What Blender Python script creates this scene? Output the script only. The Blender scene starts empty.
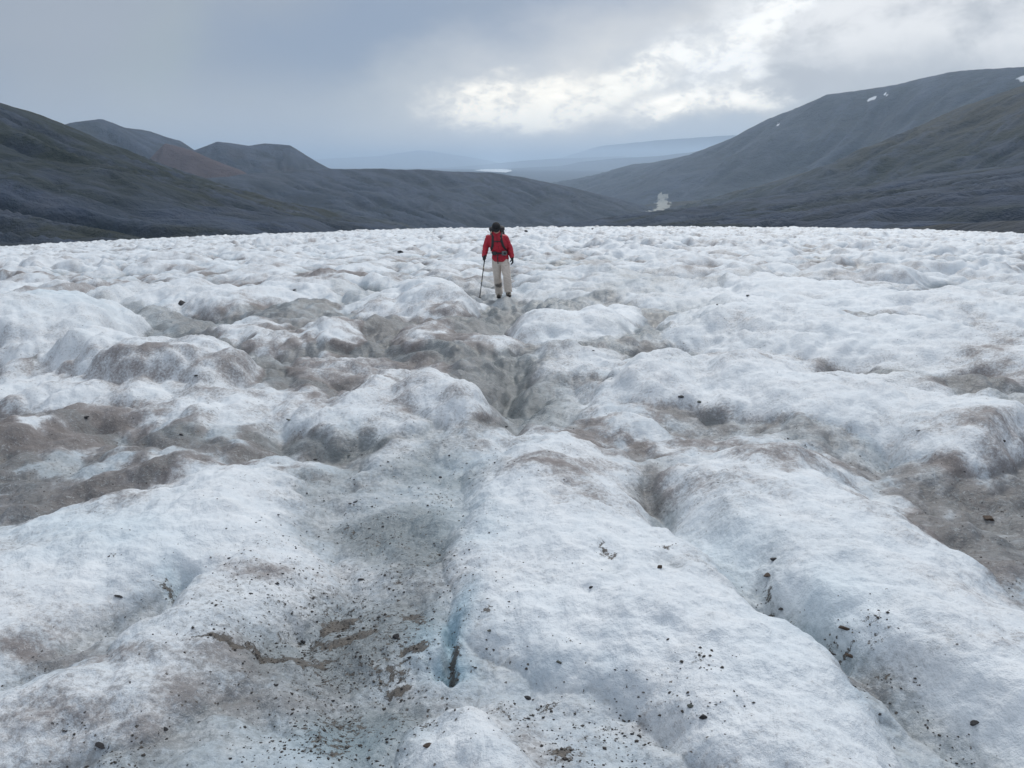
import bpy, bmesh, math, random
import numpy as np
from mathutils import Vector, Matrix

rng = random.Random(7)
R = math.radians
scene = bpy.context.scene
COL = scene.collection

# ------------------------------------------------------------------ camera
EYE = 1.65
F = 804.0
PITCH = R(15.3)
CP, SP = math.cos(PITCH), math.sin(PITCH)
cam_d = bpy.data.cameras.new('camera')
cam_d.sensor_width = 36.0
cam_d.lens = 36.0 * F / 1024.0
cam_d.clip_start = 0.05
cam_d.clip_end = 200000
cam = bpy.data.objects.new('camera', cam_d)
COL.objects.link(cam)
cam.location = (0, 0, EYE)
cam.rotation_euler = (R(90) - PITCH, 0, 0)
scene.camera = cam

def ray(px, py):
    a = px - 512.0; b = 384.0 - py
    v = np.array([a, F * CP + b * SP, -F * SP + b * CP])
    return v / math.hypot(v[0], v[1])          # unit horizontal length

# ------------------------------------------------------------------ numpy noise
_r = np.random.RandomState(11)
PERM = _r.permutation(1024).astype(np.int64)
_a = _r.rand(1024) * 2 * np.pi
GX, GY = np.cos(_a), np.sin(_a)

def perlin(x, y, seed=0):
    x = np.asarray(x, dtype=np.float64); y = np.asarray(y, dtype=np.float64)
    xi = np.floor(x).astype(np.int64); yi = np.floor(y).astype(np.int64)
    xf = x - xi; yf = y - yi
    u = xf * xf * xf * (xf * (xf * 6 - 15) + 10); v = yf * yf * yf * (yf * (yf * 6 - 15) + 10)
    def g(ix, iy, dx, dy):
        h = PERM[(PERM[(ix + seed * 57) & 1023] + iy) & 1023]
        return GX[h] * dx + GY[h] * dy
    a = g(xi, yi, xf, yf); b = g(xi + 1, yi, xf - 1, yf)
    c = g(xi, yi + 1, xf, yf - 1); d = g(xi + 1, yi + 1, xf - 1, yf - 1)
    return (a + u * (b - a) + v * ((c + u * (d - c)) - (a + u * (b - a)))) * 1.5

def fbm(x, y, oct=4, seed=0, gain=0.5):
    s = 0; a = 1.0; n = 0
    for i in range(oct):
        s = s + a * perlin(x * 2 ** i, y * 2 ** i, seed + i * 3); n += a; a *= gain
    return s / n

def sstep(a, b, x):
    t = np.clip((x - a) / (b - a), 0, 1)
    return t * t * (3 - 2 * t)

# ------------------------------------------------------------------ materials
def srgb(r, g, b):
    f = lambda c: (c / 255 / 12.92) if c / 255 <= 0.04045 else ((c / 255 + 0.055) / 1.055) ** 2.4
    return (f(r), f(g), f(b), 1)

class NT:
    def __init__(s, tree):
        s.t = tree; s.n = tree.nodes; s.l = tree.links
    def new(s, kind, **kw):
        nd = s.n.new(kind)
        for k, v in kw.items(): setattr(nd, k, v)
        return nd
    def put(s, sock, v):
        if isinstance(v, bpy.types.NodeSocket): s.l.new(v, sock)
        elif v is not None:
            if hasattr(sock.default_value, '__len__') and not hasattr(v, '__len__'):
                v = [v] * len(sock.default_value)
            sock.default_value = v if not hasattr(v, '__len__') else tuple(v)[:len(sock.default_value)]
    def math(s, op, a, b=None, c=None, clamp=False):
        nd = s.new('ShaderNodeMath', operation=op); nd.use_clamp = clamp
        s.put(nd.inputs[0], a)
        if b is not None: s.put(nd.inputs[1], b)
        if c is not None: s.put(nd.inputs[2], c)
        return nd.outputs[0]
    def mix(s, f, a, b, mode='MIX'):
        nd = s.new('ShaderNodeMix', data_type='RGBA', blend_type=mode)
        s.put(nd.inputs[0], f); s.put(nd.inputs[6], a); s.put(nd.inputs[7], b)
        return nd.outputs[2]
    def noise(s, vec, scale, detail=4, rough=0.55, dist=0.0):
        nd = s.new('ShaderNodeTexNoise')
        s.put(nd.inputs['Vector'], vec); nd.inputs['Scale'].default_value = scale
        nd.inputs['Detail'].default_value = detail; nd.inputs['Roughness'].default_value = rough
        nd.inputs['Distortion'].default_value = dist
        return nd.outputs['Fac']
    def ramp(s, v, lo, hi, a=0.0, b=1.0):
        nd = s.new('ShaderNodeMapRange', interpolation_type='SMOOTHSTEP')
        s.put(nd.inputs[0], v); s.put(nd.inputs[1], lo); s.put(nd.inputs[2], hi)
        nd.inputs[3].default_value = a; nd.inputs[4].default_value = b
        return nd.outputs[0]
    def attr(s, name):
        nd = s.new('ShaderNodeAttribute', attribute_name=name)
        return nd.outputs['Fac']

def new_mat(name):
    m = bpy.data.materials.new(name); m.use_nodes = True
    t = NT(m.node_tree)
    bsdf = m.node_tree.nodes['Principled BSDF']
    return m, t, bsdf

def simple_mat(name, col, rough=0.8, var=0.25, scale=40, bump=0.0, metallic=0.0):
    m, t, b = new_mat(name)
    tc = t.new('ShaderNodeTexCoord').outputs['Object']
    n = t.noise(tc, scale, 5)
    c = t.mix(n, tuple(v * (1 - var) for v in col[:3]) + (1,), tuple(min(1, v * (1 + var)) for v in col[:3]) + (1,))
    t.put(b.inputs['Base Color'], c)
    b.inputs['Roughness'].default_value = rough
    b.inputs['Metallic'].default_value = metallic
    if bump:
        bp = t.new('ShaderNodeBump'); bp.inputs['Strength'].default_value = 1.0
        bp.inputs['Distance'].default_value = bump
        t.l.new(n, bp.inputs['Height']); t.l.new(bp.outputs[0], b.inputs['Normal'])
    return m

# ------------------------------------------------------------------ glacier surface
EDGE = 250.0
def slope_s(x, y):
    th = np.degrees(np.arctan2(x, np.maximum(np.abs(y), 1e-6) * np.where(y < 0, 1, 1))) / 32.2
    th = np.clip(th, -1.6, 1.6)
    return 0.0697 - 0.0072 * th + 0.0007 * th * th

def base_z(x, y):
    r = np.hypot(x, y)
    front = np.clip(y / (r + 0.5), -1, 1)
    s = slope_s(x, y) * np.where(front > 0, 1, 1 + front * 1.6)
    e = np.maximum(r - EDGE, 0)
    return -s * r - np.where(e > 0, 0.0009 * e * e / (1 + 0.0022 * e), 0) * 1.0

def to_px(x, y):
    """photo position of a point of the un-bumped surface: the chart in which the mounds are surveyed"""
    z = base_z(x, y) - EYE
    dep = np.maximum(y * CP - z * SP, 0.05)
    up = y * SP + z * CP
    return 512 + F * x / dep, 384 - F * up / dep

def seg_dist(u, v, pts, asp):
    """distance to a polyline, with v stretched by asp; returns distance and parameter"""
    best = np.full(u.shape, 1e9)
    bt = np.zeros(u.shape)
    n = len(pts) - 1
    if n == 0:
        return np.hypot(u - pts[0][0], (v - pts[0][1]) * asp), bt
    for i in range(n):
        ax, ay = pts[i][0], pts[i][1] * asp; bx, by = pts[i + 1][0], pts[i + 1][1] * asp
        dx, dy = bx - ax, by - ay
        t = np.clip(((u - ax) * dx + (v * asp - ay) * dy) / (dx * dx + dy * dy), 0, 1)
        d = np.hypot(u - ax - t * dx, v * asp - ay - t * dy)
        k = d < best
        best = np.where(k, d, best); bt = np.where(k, (i + t) / n, bt)
    return best, bt

# mounds surveyed from the photo: spine, radius, vertical stretch, height in m
MOUNDS = [
    ([(-80, 655), (50, 590), (150, 548), (232, 528)], 96, 1.5, 0.16),
    ([(-80, 760), (40, 735), (150, 700), (205, 655), (245, 610), (290, 575)], 50, 1.1, 0.11),
    ([(556, 512), (568, 545), (610, 600), (690, 665), (765, 740), (845, 840)], 98, 1.15, 0.17),
    ([(492, 560), (510, 610), (560, 640)], 66, 1.2, 0.11),
    ([(555, 480), (588, 498)], 62, 1.6, 0.11),
    ([(500, 800), (462, 752), (445, 770)], 46, 1.2, 0.08),
    ([(740, 515), (840, 565), (930, 640), (1040, 730), (1120, 800)], 86, 1.25, 0.185),
    ([(652, 388), (668, 392)], 52, 2.0, 0.30),
    ([(735, 392), (810, 405), (900, 425), (975, 447)], 60, 2.0, 0.27),
    ([(600, 400), (560, 405)], 40, 2.5, 0.10),
    ([(735, 335), (840, 350), (940, 365), (1040, 385)], 75, 3.0, 0.38),
    ([(770, 302), (900, 315), (1060, 325)], 50, 4.0, 0.35),
    ([(545, 337), (592, 336)], 44, 2.8, 0.34),
    ([(425, 312), (442, 313)], 44, 2.8, 0.50),
    ([(385, 312), (430, 318)], 44, 4.0, 0.30),
    ([(10, 352), (70, 345)], 66, 2.8, 0.68),
    ([(105, 332)], 44, 3.0, 0.45),
    ([(110, 374), (200, 385)], 64, 2.6, 0.42),
    ([(335, 341)], 36, 2.6, 0.26),
    ([(300, 345), (270, 350)], 30, 3.0, 0.1),
    ([(432, 408), (452, 420)], 40, 1.7, 0.26),
    ([(480, 418), (468, 404)], 28, 2.2, 0.08),
    ([(370, 395), (380, 425)], 42, 2.0, 0.13),
    ([(290, 415), (320, 425)], 40, 2.0, 0.12),
    ([(150, 410), (230, 415)], 70, 2.2, 0.13),
    ([(400, 462)], 44, 2.2, 0.08),
    ([(270, 474), (310, 468)], 40, 3.0, 0.05),
    ([(30, 450), (80, 455)], 60, 4.0, 0.04),
    ([(690, 455), (780, 470), (870, 500)], 46, 2.2, 0.07),
    ([(600, 418), (640, 432)], 44, 2.4, 0.09),
    ([(470, 350), (500, 352)], 34, 3.2, 0.14), ([(660, 303), (690, 306)], 40, 4, .22), ([(620, 322)], 34, 3.5, .2), ([(560, 372), (600, 370)], 40, 3, .12),
    ([(250, 335)], 40, 3.5, .16), ([(430, 345)], 40, 3.5, .16), ([(330, 372), (400, 378)], 50, 3.2, .12), ([(20, 400), (80, 398)], 60, 2.6, .16), ([(210, 430)], 40, 3, .07),
    ([(560, 290), (640, 292)], 60, 5.0, 0.30),
    ([(200, 305), (280, 300)], 60, 5.0, 0.3),
]
HOLLOWS = [
    ([(70, 655), (130, 635), (185, 622), (205, 590)], 17, 1.3, 0.05),
    ([(185, 622), (205, 596)], 11, 1.2, 0.05),
    ([(640, 500), (700, 540), (765, 590), (835, 660), (910, 710), (1010, 780)], 34, 1.2, 0.10),
    ([(828, 655), (850, 668)], 20, 1.3, 0.06),
    ([(764, 588), (772, 600)], 15, 1.2, 0.05),
    ([(453, 685), (459, 645)], 11, 0.7, 0.06),
    ([(442, 684), (458, 684)], 12, 1.2, 0.03),
    ([(655, 590), (662, 592)], 16, 1.3, 0.05),
    ([(590, 595), (598, 602)], 14, 1.3, 0.03),
    ([(390, 480), (350, 600), (350, 760)], 110, 0.9, 0.05),
    ([(505, 392), (555, 408)], 50, 1.6, 0.19),
    ([(490, 303), (530, 303)], 62, 3.6, 0.12),
    ([(840, 470), (1000, 520)], 70, 2.2, 0.05),
]
BROWN = [
    (240, 395, 300, 40, .62), (850, 485, 220, 42, .6), (655, 440, 140, 24, .65), (950, 330, 120, 10, .35), (330, 350, 200, 14, .6), (90, 425, 160, 16, .75), (960, 455, 120, 12, .6), (930, 545, 60, 20, .8), (470, 345, 70, 9, .9), (660, 372, 70, 5, .6), (340, 315, 140, 6, .6), (760, 350, 80, 5, .4),
     # dust bands: u, v, ru, rv, strength
    (85, 455, 170, 38, 1.15), (20, 500, 130, 28, 1.1), (220, 448, 150, 15, 1.0), (250, 478, 80, 14, .75), (-60, 490, 120, 60, 1),
    (950, 500, 150, 44, .9), (870, 478, 120, 20, .75), (1030, 560, 110, 42, .8), (760, 462, 80, 12, .5), (1010, 610, 60, 25, .5),
    (640, 446, 100, 17, .85), (705, 440, 45, 15, .8), (610, 440, 50, 9, .7),
    (400, 334, 150, 9, .8), (480, 325, 90, 7, .8), (250, 322, 60, 6, .7), (470, 358, 70, 12, .9), (500, 395, 40, 26, .7),
    (985, 395, 70, 16, .85), (560, 490, 55, 14, .6), (540, 545, 40, 12, .35), (575, 520, 30, 12, .4),
    (262, 590, 70, 14, .34), (150, 668, 120, 9, .35), (70, 730, 120, 16, .3), (230, 700, 60, 14, .3), (40, 672, 70, 7, .3),
    (120, 395, 160, 24, .65), (330, 392, 90, 18, .4), (290, 345, 100, 10, .5), (60, 430, 90, 10, .8), (200, 372, 110, 8, .5),
    (650, 700, 130, 60, .35), (800, 590, 40, 20, .2), (870, 590, 60, 14, .22), (960, 680, 60, 20, .25),
    (700, 590, 50, 22, .3), (860, 700, 60, 24, .3), (470, 430, 60, 14, .5), (760, 380, 50, 5, .4), (660, 355, 45, 6, .5),
    (90, 320, 60, 6, .3), (150, 290, 120, 5, .3), (20, 285, 100, 6, .35), (360, 280, 60, 5, .3), (850, 395, 90, 8, .3),
    (640, 500, 40, 20, .4), (600, 480, 60, 10, .4),
]
WET = [
    (620, 345, 60, 7, 1.0), (700, 330, 35, 16, 1.0), (610, 300, 80, 9, .9), (560, 355, 70, 8, .9), (330, 432, 120, 9, .7), (900, 400, 60, 8, .8), (740, 285, 70, 3, .5), (455, 330, 60, 5, .5),
   
    (535, 396, 60, 30, 1.4), (520, 365, 46, 12, 1.1), (600, 385, 40, 8, .7), (455, 478, 90, 28, .85), (400, 530, 78, 50, 1.05), (340, 640, 120, 56, 1.0), (360, 735, 100, 50, 1.0),
    (640, 292, 70, 14, .8), (690, 316, 50, 12, .9), (600, 350, 110, 7, .8), (300, 443, 180, 8, .9), (380, 500, 50, 18, .7),
    (650, 725, 110, 60, .35), (860, 338, 120, 6, .4), (930, 392, 80, 10, .8), (765, 585, 22, 28, .7), (838, 655, 34, 24, .8),
    (195, 615, 16, 18, .9), (720, 540, 30, 20, .5), (730, 360, 60, 5, .5), (800, 282, 60, 3, .4), (560, 435, 40, 6, .6), (350, 440, 60, 7, .9),
    (440, 300, 30, 3, .1), (560, 262, 80, 4, .5), (640, 262, 90, 3, .3), (400, 268, 90, 3, .35), (600, 310, 60, 5, .5),
    (920, 700, 40, 30, .4), (10, 505, 50, 20, .6), (660, 592, 18, 10, .8), (595, 600, 16, 9, .5),
]
SILT = [
    (333, 622, 22, 10, 1.1), (352, 642, 40, 8, 1.1), (300, 600, 30, 8, .5), (420, 560, 30, 9, .5), (405, 720, 26, 9, .6), (300, 735, 26, 10, .55), (375, 520, 30, 6, .5), (430, 500, 24, 5, .5), (318, 637, 12, 6, .9), (290, 658, 62, 5, .9), (415, 662, 26, 6, 1.0), (397, 691, 16, 7, 1.0),
    (398, 622, 14, 9, .9), (412, 632, 16, 12, .7), (380, 675, 40, 16, .6), (340, 715, 44, 26, .6), (320, 750, 46, 22, .6), (233, 660, 26, 5, .9),
    (358, 560, 46, 26, .35), (390, 575, 24, 10, .5), (370, 600, 60, 30, .35), (430, 745, 20, 10, .6), (385, 730, 50, 22, .45),
    (460, 672, 8, 16, .9), (190, 612, 12, 13, .9), (768, 588, 7, 7, .72), (772, 600, 8, 4, .62), (842, 655, 16, 5, .75), (852, 664, 16, 4, .7), (800, 625, 12, 4, .5), (890, 695, 16, 5, .5),
    (660, 574, 7, 4, .8), (594, 584, 8, 7, .7), (560, 662, 12, 5, .5), (520, 720, 24, 14, .5),
    (545, 705, 14, 6, .6), (600, 740, 50, 30, .4), (690, 708, 14, 8, .5), (640, 730, 30, 20, .35), (570, 758, 20, 9, .8), (490, 632, 9, 4, .8),
    (350, 640, 125, 95, .48), (400, 545, 75, 55, .40), (440, 478, 80, 24, .24), (610, 735, 110, 45, .26), (250, 620, 40, 14, .3), (100, 745, 24, 8, .4), (110, 595, 8, 4, .5), (880, 665, 20, 14, .45), (672, 340, 16, 4, .5),
]
BLUE = [(459, 650, 15, 34, 1.0), (455, 680, 22, 12, 1.0), (430, 655, 22, 30, .5), (90, 560, 90, 30, .35), (195, 605, 20, 22, .4), (60, 335, 50, 16, .35),
        (730, 560, 40, 30, .3), (835, 640, 50, 40, .3), (450, 500, 50, 40, .2), (330, 750, 80, 40, .35), (480, 540, 30, 20, .3)]

def blobs(u, v, lst, p=2.0):
    m = np.zeros(u.shape)
    for bu, bv, ru, rv, s in lst:
        d2 = ((u - bu) / ru) ** 2 + ((v - bv) / rv) ** 2
        m = np.maximum(m, s * np.exp(-d2 ** (p / 2) * 0.9))
    return m

def glacier(x, y, full=False):
    x = np.asarray(x, float); y = np.asarray(y, float)
    r = np.hypot(x, y)
    bz = base_z(x, y)
    k = np.clip(r / 6.0, 0.25, 1.0)
    wx = x + 0.20 * k * perlin(x * 1.1, y * 1.1, 1) + 0.07 * k * perlin(x * 3.3, y * 3.3, 2)
    wy = y + 0.28 * k * perlin(x * 1.1, y * 1.1, 3) + 0.10 * k * perlin(x * 3.3, y * 3.3, 4)
    u, v = to_px(wx, wy)
    hand = np.where((y > 0.6), 1.0, 0.0) * sstep(60, 30, r)
    K = 45.0
    acc = np.ones(u.shape); hol = np.zeros(u.shape)
    def near(pts, rad, asp):
        pu = [p[0] for p in pts]; pv = [p[1] for p in pts]
        return (hand > 0) & (u > min(pu) - rad) & (u < max(pu) + rad) & (v > min(pv) - rad / asp) & (v < max(pv) + rad / asp)
    for pts, rad, asp, h in MOUNDS:
        m = near(pts, rad, asp)
        if not m.any(): continue
        d = np.clip(seg_dist(u[m], v[m], pts, asp)[0] / rad, 0, 1.0)
        acc[m] += np.exp(K * h * (1 - d * d) ** 0.85 * 1.25) - 1
    hm = np.log(acc) / K * hand
    for pts, rad, asp, h in HOLLOWS:
        m = near(pts, rad, asp)
        if not m.any(): continue
        d = np.clip(seg_dist(u[m], v[m], pts, asp)[0] / rad, 0, 1.0)
        hol[m] += h * (1 - d * d) ** 2
    hol = hol * hand
    # rounded melt pillows with sharp creases, growing with distance from the surveyed area
    gx = x + 0.5 * perlin(x * 0.35, y * 0.35, 21); gy = y + 0.5 * perlin(x * 0.35, y * 0.35, 22)
    far = sstep(12.0, 24.0, r)
    big = np.abs(perlin(gx * 0.27 + 3, gy * 0.24, 5)) ** 0.8
    mid = np.abs(perlin(gx * 0.62, gy * 0.50, 6)) ** 0.9
    sml = np.abs(perlin(gx * 1.6, gy * 1.3, 7))
    low = perlin(x * 0.06, y * 0.05, 8)
    amp = 0.75 + 0.5 * low
    tiny = np.abs(perlin(gx * 3.7, gy * 3.1, 15))
    pil = far * amp * (0.95 * big + 0.66 * mid + 0.22 * sml + .03 * tiny) + (1 - far) * (0.10 * mid + 0.080 * sml + .042 * tiny)
    pil = pil + sstep(3.5, 9, r) * (1 - far) * (0.24 * mid + 0.11 * sml + .03 * tiny)
    pil = pil * (1 - 0.45 * np.clip(hm / 0.2, 0, 1) * (1 - sstep(14, 30, r)))
    pil = pil - far * amp * 0.48 - (1 - far) * (.05 + .07 * sstep(3.5, 9, r))
    fade = sstep(2.0, 5.0, r)
    fine = 0.026 * (np.abs(perlin(x * 4.2, y * 3.6, 9)) - .25) + 0.014 * perlin(x * 10, y * 9, 10) + 0.0065 * perlin(x * 24, y * 22, 12) + 0.0022 * perlin(x * 55, y * 50, 13)
    lumps = 0.035 * perlin(x * 1.9 + 4, y * 1.7, 14) * (0.6 + 0.4 * fade) + .05 * perlin(x * .85, y * .75, 18) * sstep(1.5, 4, r)
    z = bz + hm - hol + pil + fine + lumps
    z = z + 0.9 * sstep(60, 240, r) * perlin(x * 0.02, y * 0.02, 17) * sstep(420, 250, r) * 0.35
    if not full:
        return z
    tu, tv = u, v
    n1 = fbm(x * 1.4, y * 1.4, 4, 30); n2 = fbm(x * 0.35, y * 0.3, 3, 36)
    n3 = fbm(x * 5.0, y * 5.0, 3, 41)
    pn = np.clip((0.62 * big + 0.26 * mid) / 0.45, 0, 1)
    hand_near = hand * (1 - sstep(14, 26, r))
    rel = (1.15 * big + 0.55 * mid + .18 * sml) / 1.0
    top = np.clip(hm / 0.16, 0, 1) * hand_near
    band = .35 * perlin(x * .02, y * .07, 160) + .25 * perlin(x * .05, y * .2, 161)
    lowland = (1 + 1.4 * band * sstep(20, 40, r)) * sstep(4.0, 9.0, r) * sstep(0.66, 0.16, rel) * (1 - .85 * top)
    lowhand = sstep(0.08, -0.03, hm - hol) * (0.42 + .3 * sstep(5, 10, r)) * hand_near
    fz = sstep(250, 25, r)
    brown = blobs(tu, tv, BROWN) * hand
    brown = brown * (0.72 + 1.2 * n1 + 0.9 * n3)
    brown = np.maximum(brown, lowland * (0.42 + 1.0 * n2 + 0.5 * n1) * (0.45 + 0.55 * fz))
    brown = brown + 0.28 + .14 * blobs(tu, tv, [(400, 360, 420, 60, 1), (860, 480, 260, 70, 1)]) + 0.42 * n2 + 0.34 * n1 + 0.16 * n3 - 0.10 * blobs(tu, tv, [(370, 600, 110, 130, 1)])
    brown = brown * (1 - (0.35 + .17 * sstep(4, 8, r)) * top)
    wet = blobs(tu, tv, WET) * hand * (0.8 + 0.6 * n1)
    wet = np.maximum(wet, lowland * (0.80 - 0.6 * n2 + 0.5 * n1) * (0.75 + 0.25 * fz))
    wet = wet * (1 - .6 * top)
    wet = np.maximum(wet, lowhand) + .08 + .35 * fbm(x * .8, y * .7, 4, 130)
    su = tu + 8 * n3 + 5 * perlin(x * 14, y * 14, 50); sv = tv + 4 * perlin(x * 7, y * 7, 51) + 2 * perlin(x * 18, y * 18, 52)
    silt = blobs(su, sv, SILT, 2.5) * hand * (r < 16)
    blue = blobs(tu, tv, BLUE) * hand
    crest = np.clip(np.maximum(top, sstep(3, 9, r) * sstep(.35, .9, rel)) + .25 * n1, 0, 1)
    return z, np.clip(brown, 0, 1), np.clip(wet, 0, 1), np.clip(silt, 0, 1), np.clip(blue, 0, 1), crest

def hit(px, py):
    """where the view line through a photo position meets the ice"""
    d = ray(px, py)
    rr = np.exp(np.linspace(math.log(1.0), math.log(300), 9000))
    z = glacier(d[0] * rr, d[1] * rr)
    rz = EYE + d[2] * rr
    k = np.argmax(rz < z)
    r = rr[k]
    return Vector((d[0] * r, d[1] * r, float(z[k]))), r

def grid_mesh(name, xs, ys, zs, mat, wrap=False, attrs={}):
    nr, nc = xs.shape
    me = bpy.data.meshes.new(name)
    co = np.stack([xs, ys, zs], -1).reshape(-1, 3).astype(np.float32)
    idx = np.arange(nr * nc).reshape(nr, nc)
    if wrap:
        nx = np.roll(idx, -1, axis=1); a = idx[:-1]; b = nx[:-1]; c = nx[1:]; d = idx[1:]
    else:
        a = idx[:-1, :-1]; b = idx[:-1, 1:]; c = idx[1:, 1:]; d = idx[1:, :-1]
    q = np.stack([a, d, c, b], -1).reshape(-1, 4).astype(np.int32)
    n = len(q)
    me.vertices.add(len(co)); me.vertices.foreach_set('co', co.ravel())
    me.loops.add(n * 4); me.loops.foreach_set('vertex_index', q.ravel())
    me.polygons.add(n)
    me.polygons.foreach_set('loop_start', np.arange(0, n * 4, 4, dtype=np.int32))
    me.polygons.foreach_set('loop_total', np.full(n, 4, dtype=np.int32))
    me.polygons.foreach_set('use_smooth', np.ones(n, dtype=bool))
    me.update(calc_edges=True)
    for k, v in attrs.items():
        at = me.attributes.new(k, 'FLOAT', 'POINT')
        at.data.foreach_set('value', v.ravel().astype(np.float32))
    me.materials.append(mat)
    ob = bpy.data.objects.new(name, me); COL.objects.link(ob)
    return ob

def ice_material():
    m, t, b = new_mat('glacier_ice')
    P = t.new('ShaderNodeTexCoord').outputs['Object']
    brown, wet, silt, blue = t.attr('brown'), t.attr('wet'), t.attr('silt'), t.attr('blue')
    crest = t.attr('crest')
    nf = t.noise(P, 170, 3, 0.6)       # crumbs of weathered ice
    nm = t.noise(P, 38, 5, 0.65)
    nl = t.noise(P, 7, 5, 0.6)
    nv = t.noise(P, 1.3, 4, 0.55)
    white = t.mix(t.ramp(nl, .35, .7), (.50, .56, .615, 1), (.66, .69, .715, 1))
    white = t.mix(t.ramp(nv, .42, .66, 0, .5), white, (.44, .53, .60, 1))
    white = t.mix(t.math('MULTIPLY', t.ramp(t.math('ADD', crest, t.math('MULTIPLY', t.math('SUBTRACT', nl, .5), .8)), .1, .95), .60), white, (.76, .80, .835, 1))
    # dust, granular
    dn = t.math('ADD', t.math('MULTIPLY', nm, .8), t.math('MULTIPLY', nf, .5))
    th = t.math('SUBTRACT', 1.05, t.math('MULTIPLY', brown, .78))
    dmask = t.ramp(dn, t.math('SUBTRACT', th, .20), t.math('ADD', th, .16))
    dmask = t.math('MULTIPLY', dmask, .85)
    dcol = t.mix(nl, (.070, .060, .057, 1), (.19, .168, .16, 1))
    c = t.mix(dmask, white, dcol)
    veil = t.math('MULTIPLY', t.ramp(brown, .02, 1.1), t.ramp(t.math('ADD', t.math('MULTIPLY', nl, .5), t.math('MULTIPLY', nm, .5)), .34, .64, .25, .75))
    c = t.mix(veil, c, t.mix(t.ramp(brown, .45, 1.0), (.31, .275, .275, 1), (.135, .115, .108, 1)))
    # crumbly grain: bright crystals against dark dust
    nk = t.noise(P, 15, 6, .72)
    gr = t.math('ADD', t.math('MULTIPLY', nf, .45), t.math('ADD', t.math('MULTIPLY', nm, .35), t.math('MULTIPLY', nk, .35)))
    amt = t.ramp(brown, .0, .8, .35, 1.0)
    c = t.mix(t.math('MULTIPLY', amt, t.ramp(gr, .56, .38, 0, .62)), c, (.075, .066, .062, 1))
    c = t.mix(t.math('MULTIPLY', amt, t.ramp(gr, .60, .74, 0, .60)), c, (.62, .64, .66, 1))
    # wet grey ice
    wm = t.math('MULTIPLY', t.ramp(t.math('ADD', wet, t.math('MULTIPLY', t.math('SUBTRACT', nm, .5), .9)), .12, .95), .86)
    c = t.mix(wm, c, (.172, .198, .208, 1))
    c = t.mix(t.math('MULTIPLY', wm, t.ramp(gr, .54, .40, 0, .6)), c, (.085, .095, .098, 1))
    c = t.mix(t.math('MULTIPLY', wm, t.ramp(gr, .62, .72, 0, .5)), c, (.50, .56, .60, 1))
    c = t.mix(t.math('MULTIPLY', blue, .55), c, (.25, .47, .60, 1))
    # specks of grit
    vor = t.new('ShaderNodeTexVoronoi', feature='F1'); vor.inputs['Scale'].default_value = 62
    wp = t.new('ShaderNodeVectorMath', operation='ADD')
    nn = t.new('ShaderNodeTexNoise'); nn.inputs['Scale'].default_value = 90
    t.l.new(P, nn.inputs['Vector'])
    sc = t.new('ShaderNodeVectorMath', operation='SCALE'); sc.inputs['Scale'].default_value = .012
    t.l.new(nn.outputs['Color'], sc.inputs[0]); t.l.new(P, wp.inputs[0]); t.l.new(sc.outputs[0], wp.inputs[1])
    t.l.new(wp.outputs[0], vor.inputs['Vector'])
    sep = t.new('ShaderNodeSeparateColor'); t.l.new(vor.outputs['Color'], sep.inputs[0])
    dens = t.math('ADD', t.math('ADD', t.math('MULTIPLY', wet, .34), t.math('MULTIPLY', brown, .22)), t.math('MULTIPLY', silt, .5))
    dens = t.math('MULTIPLY', dens, t.ramp(t.noise(P, 9, 4, .7), .38, .66))
    dens = t.math('SUBTRACT', dens, .035)
    on = t.math('LESS_THAN', sep.outputs[0], dens)
    size = t.math('MULTIPLY', t.math('ADD', t.math('MULTIPLY', sep.outputs[1], .32), .08), 1.0)
    sp = t.math('MULTIPLY', on, t.math('LESS_THAN', vor.outputs['Distance'], size))
    speck_col = t.mix(sep.outputs[2], (.035, .035, .038, 1), (.11, .095, .08, 1))
    c = t.mix(t.math('MULTIPLY', sp, .9), c, speck_col)
    # silt patches, ragged
    sm = t.math('ADD', silt, t.math('MULTIPLY', t.math('SUBTRACT', t.noise(P, 34, 6, .8), .5), 2.6))
    smask = t.math('MULTIPLY', t.ramp(sm, .60, .68), .92)
    scol = t.mix(t.ramp(nm, .3, .7), (.06, .053, .047, 1), (.125, .108, .09, 1))
    c = t.mix(smask, c, scol)
    t.put(b.inputs['Base Color'], c)
    rg = t.math('SUBTRACT', .62, t.math('MULTIPLY', wm, .42))
    t.put(b.inputs['Roughness'], rg)
    b.inputs['IOR'].default_value = 1.31
    b.inputs['Subsurface Weight'].default_value = 0.0
    h = t.math('ADD', t.math('MULTIPLY', nf, .0036), t.math('MULTIPLY', nm, .014))
    h = t.math('ADD', h, t.math('MULTIPLY', nl, .034))
    h = t.math('ADD', h, t.math('MULTIPLY', nk, .014))
    h = t.math('ADD', h, t.math('MULTIPLY', smask, -.004))
    h = t.math('ADD', h, t.math('MULTIPLY', sp, .004))
    bp = t.new('ShaderNodeBump'); bp.inputs['Strength'].default_value = 0.75; bp.inputs['Distance'].default_value = 1.0
    t.put(bp.inputs['Height'], h); t.l.new(bp.outputs[0], b.inputs['Normal'])
    return m

def angles(fine, half, coarse):
    a = list(np.arange(-half, half + 1e-6, fine))
    c = list(np.arange(half + coarse, 360 - half, coarse))
    return np.radians(np.array(a + c))

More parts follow.
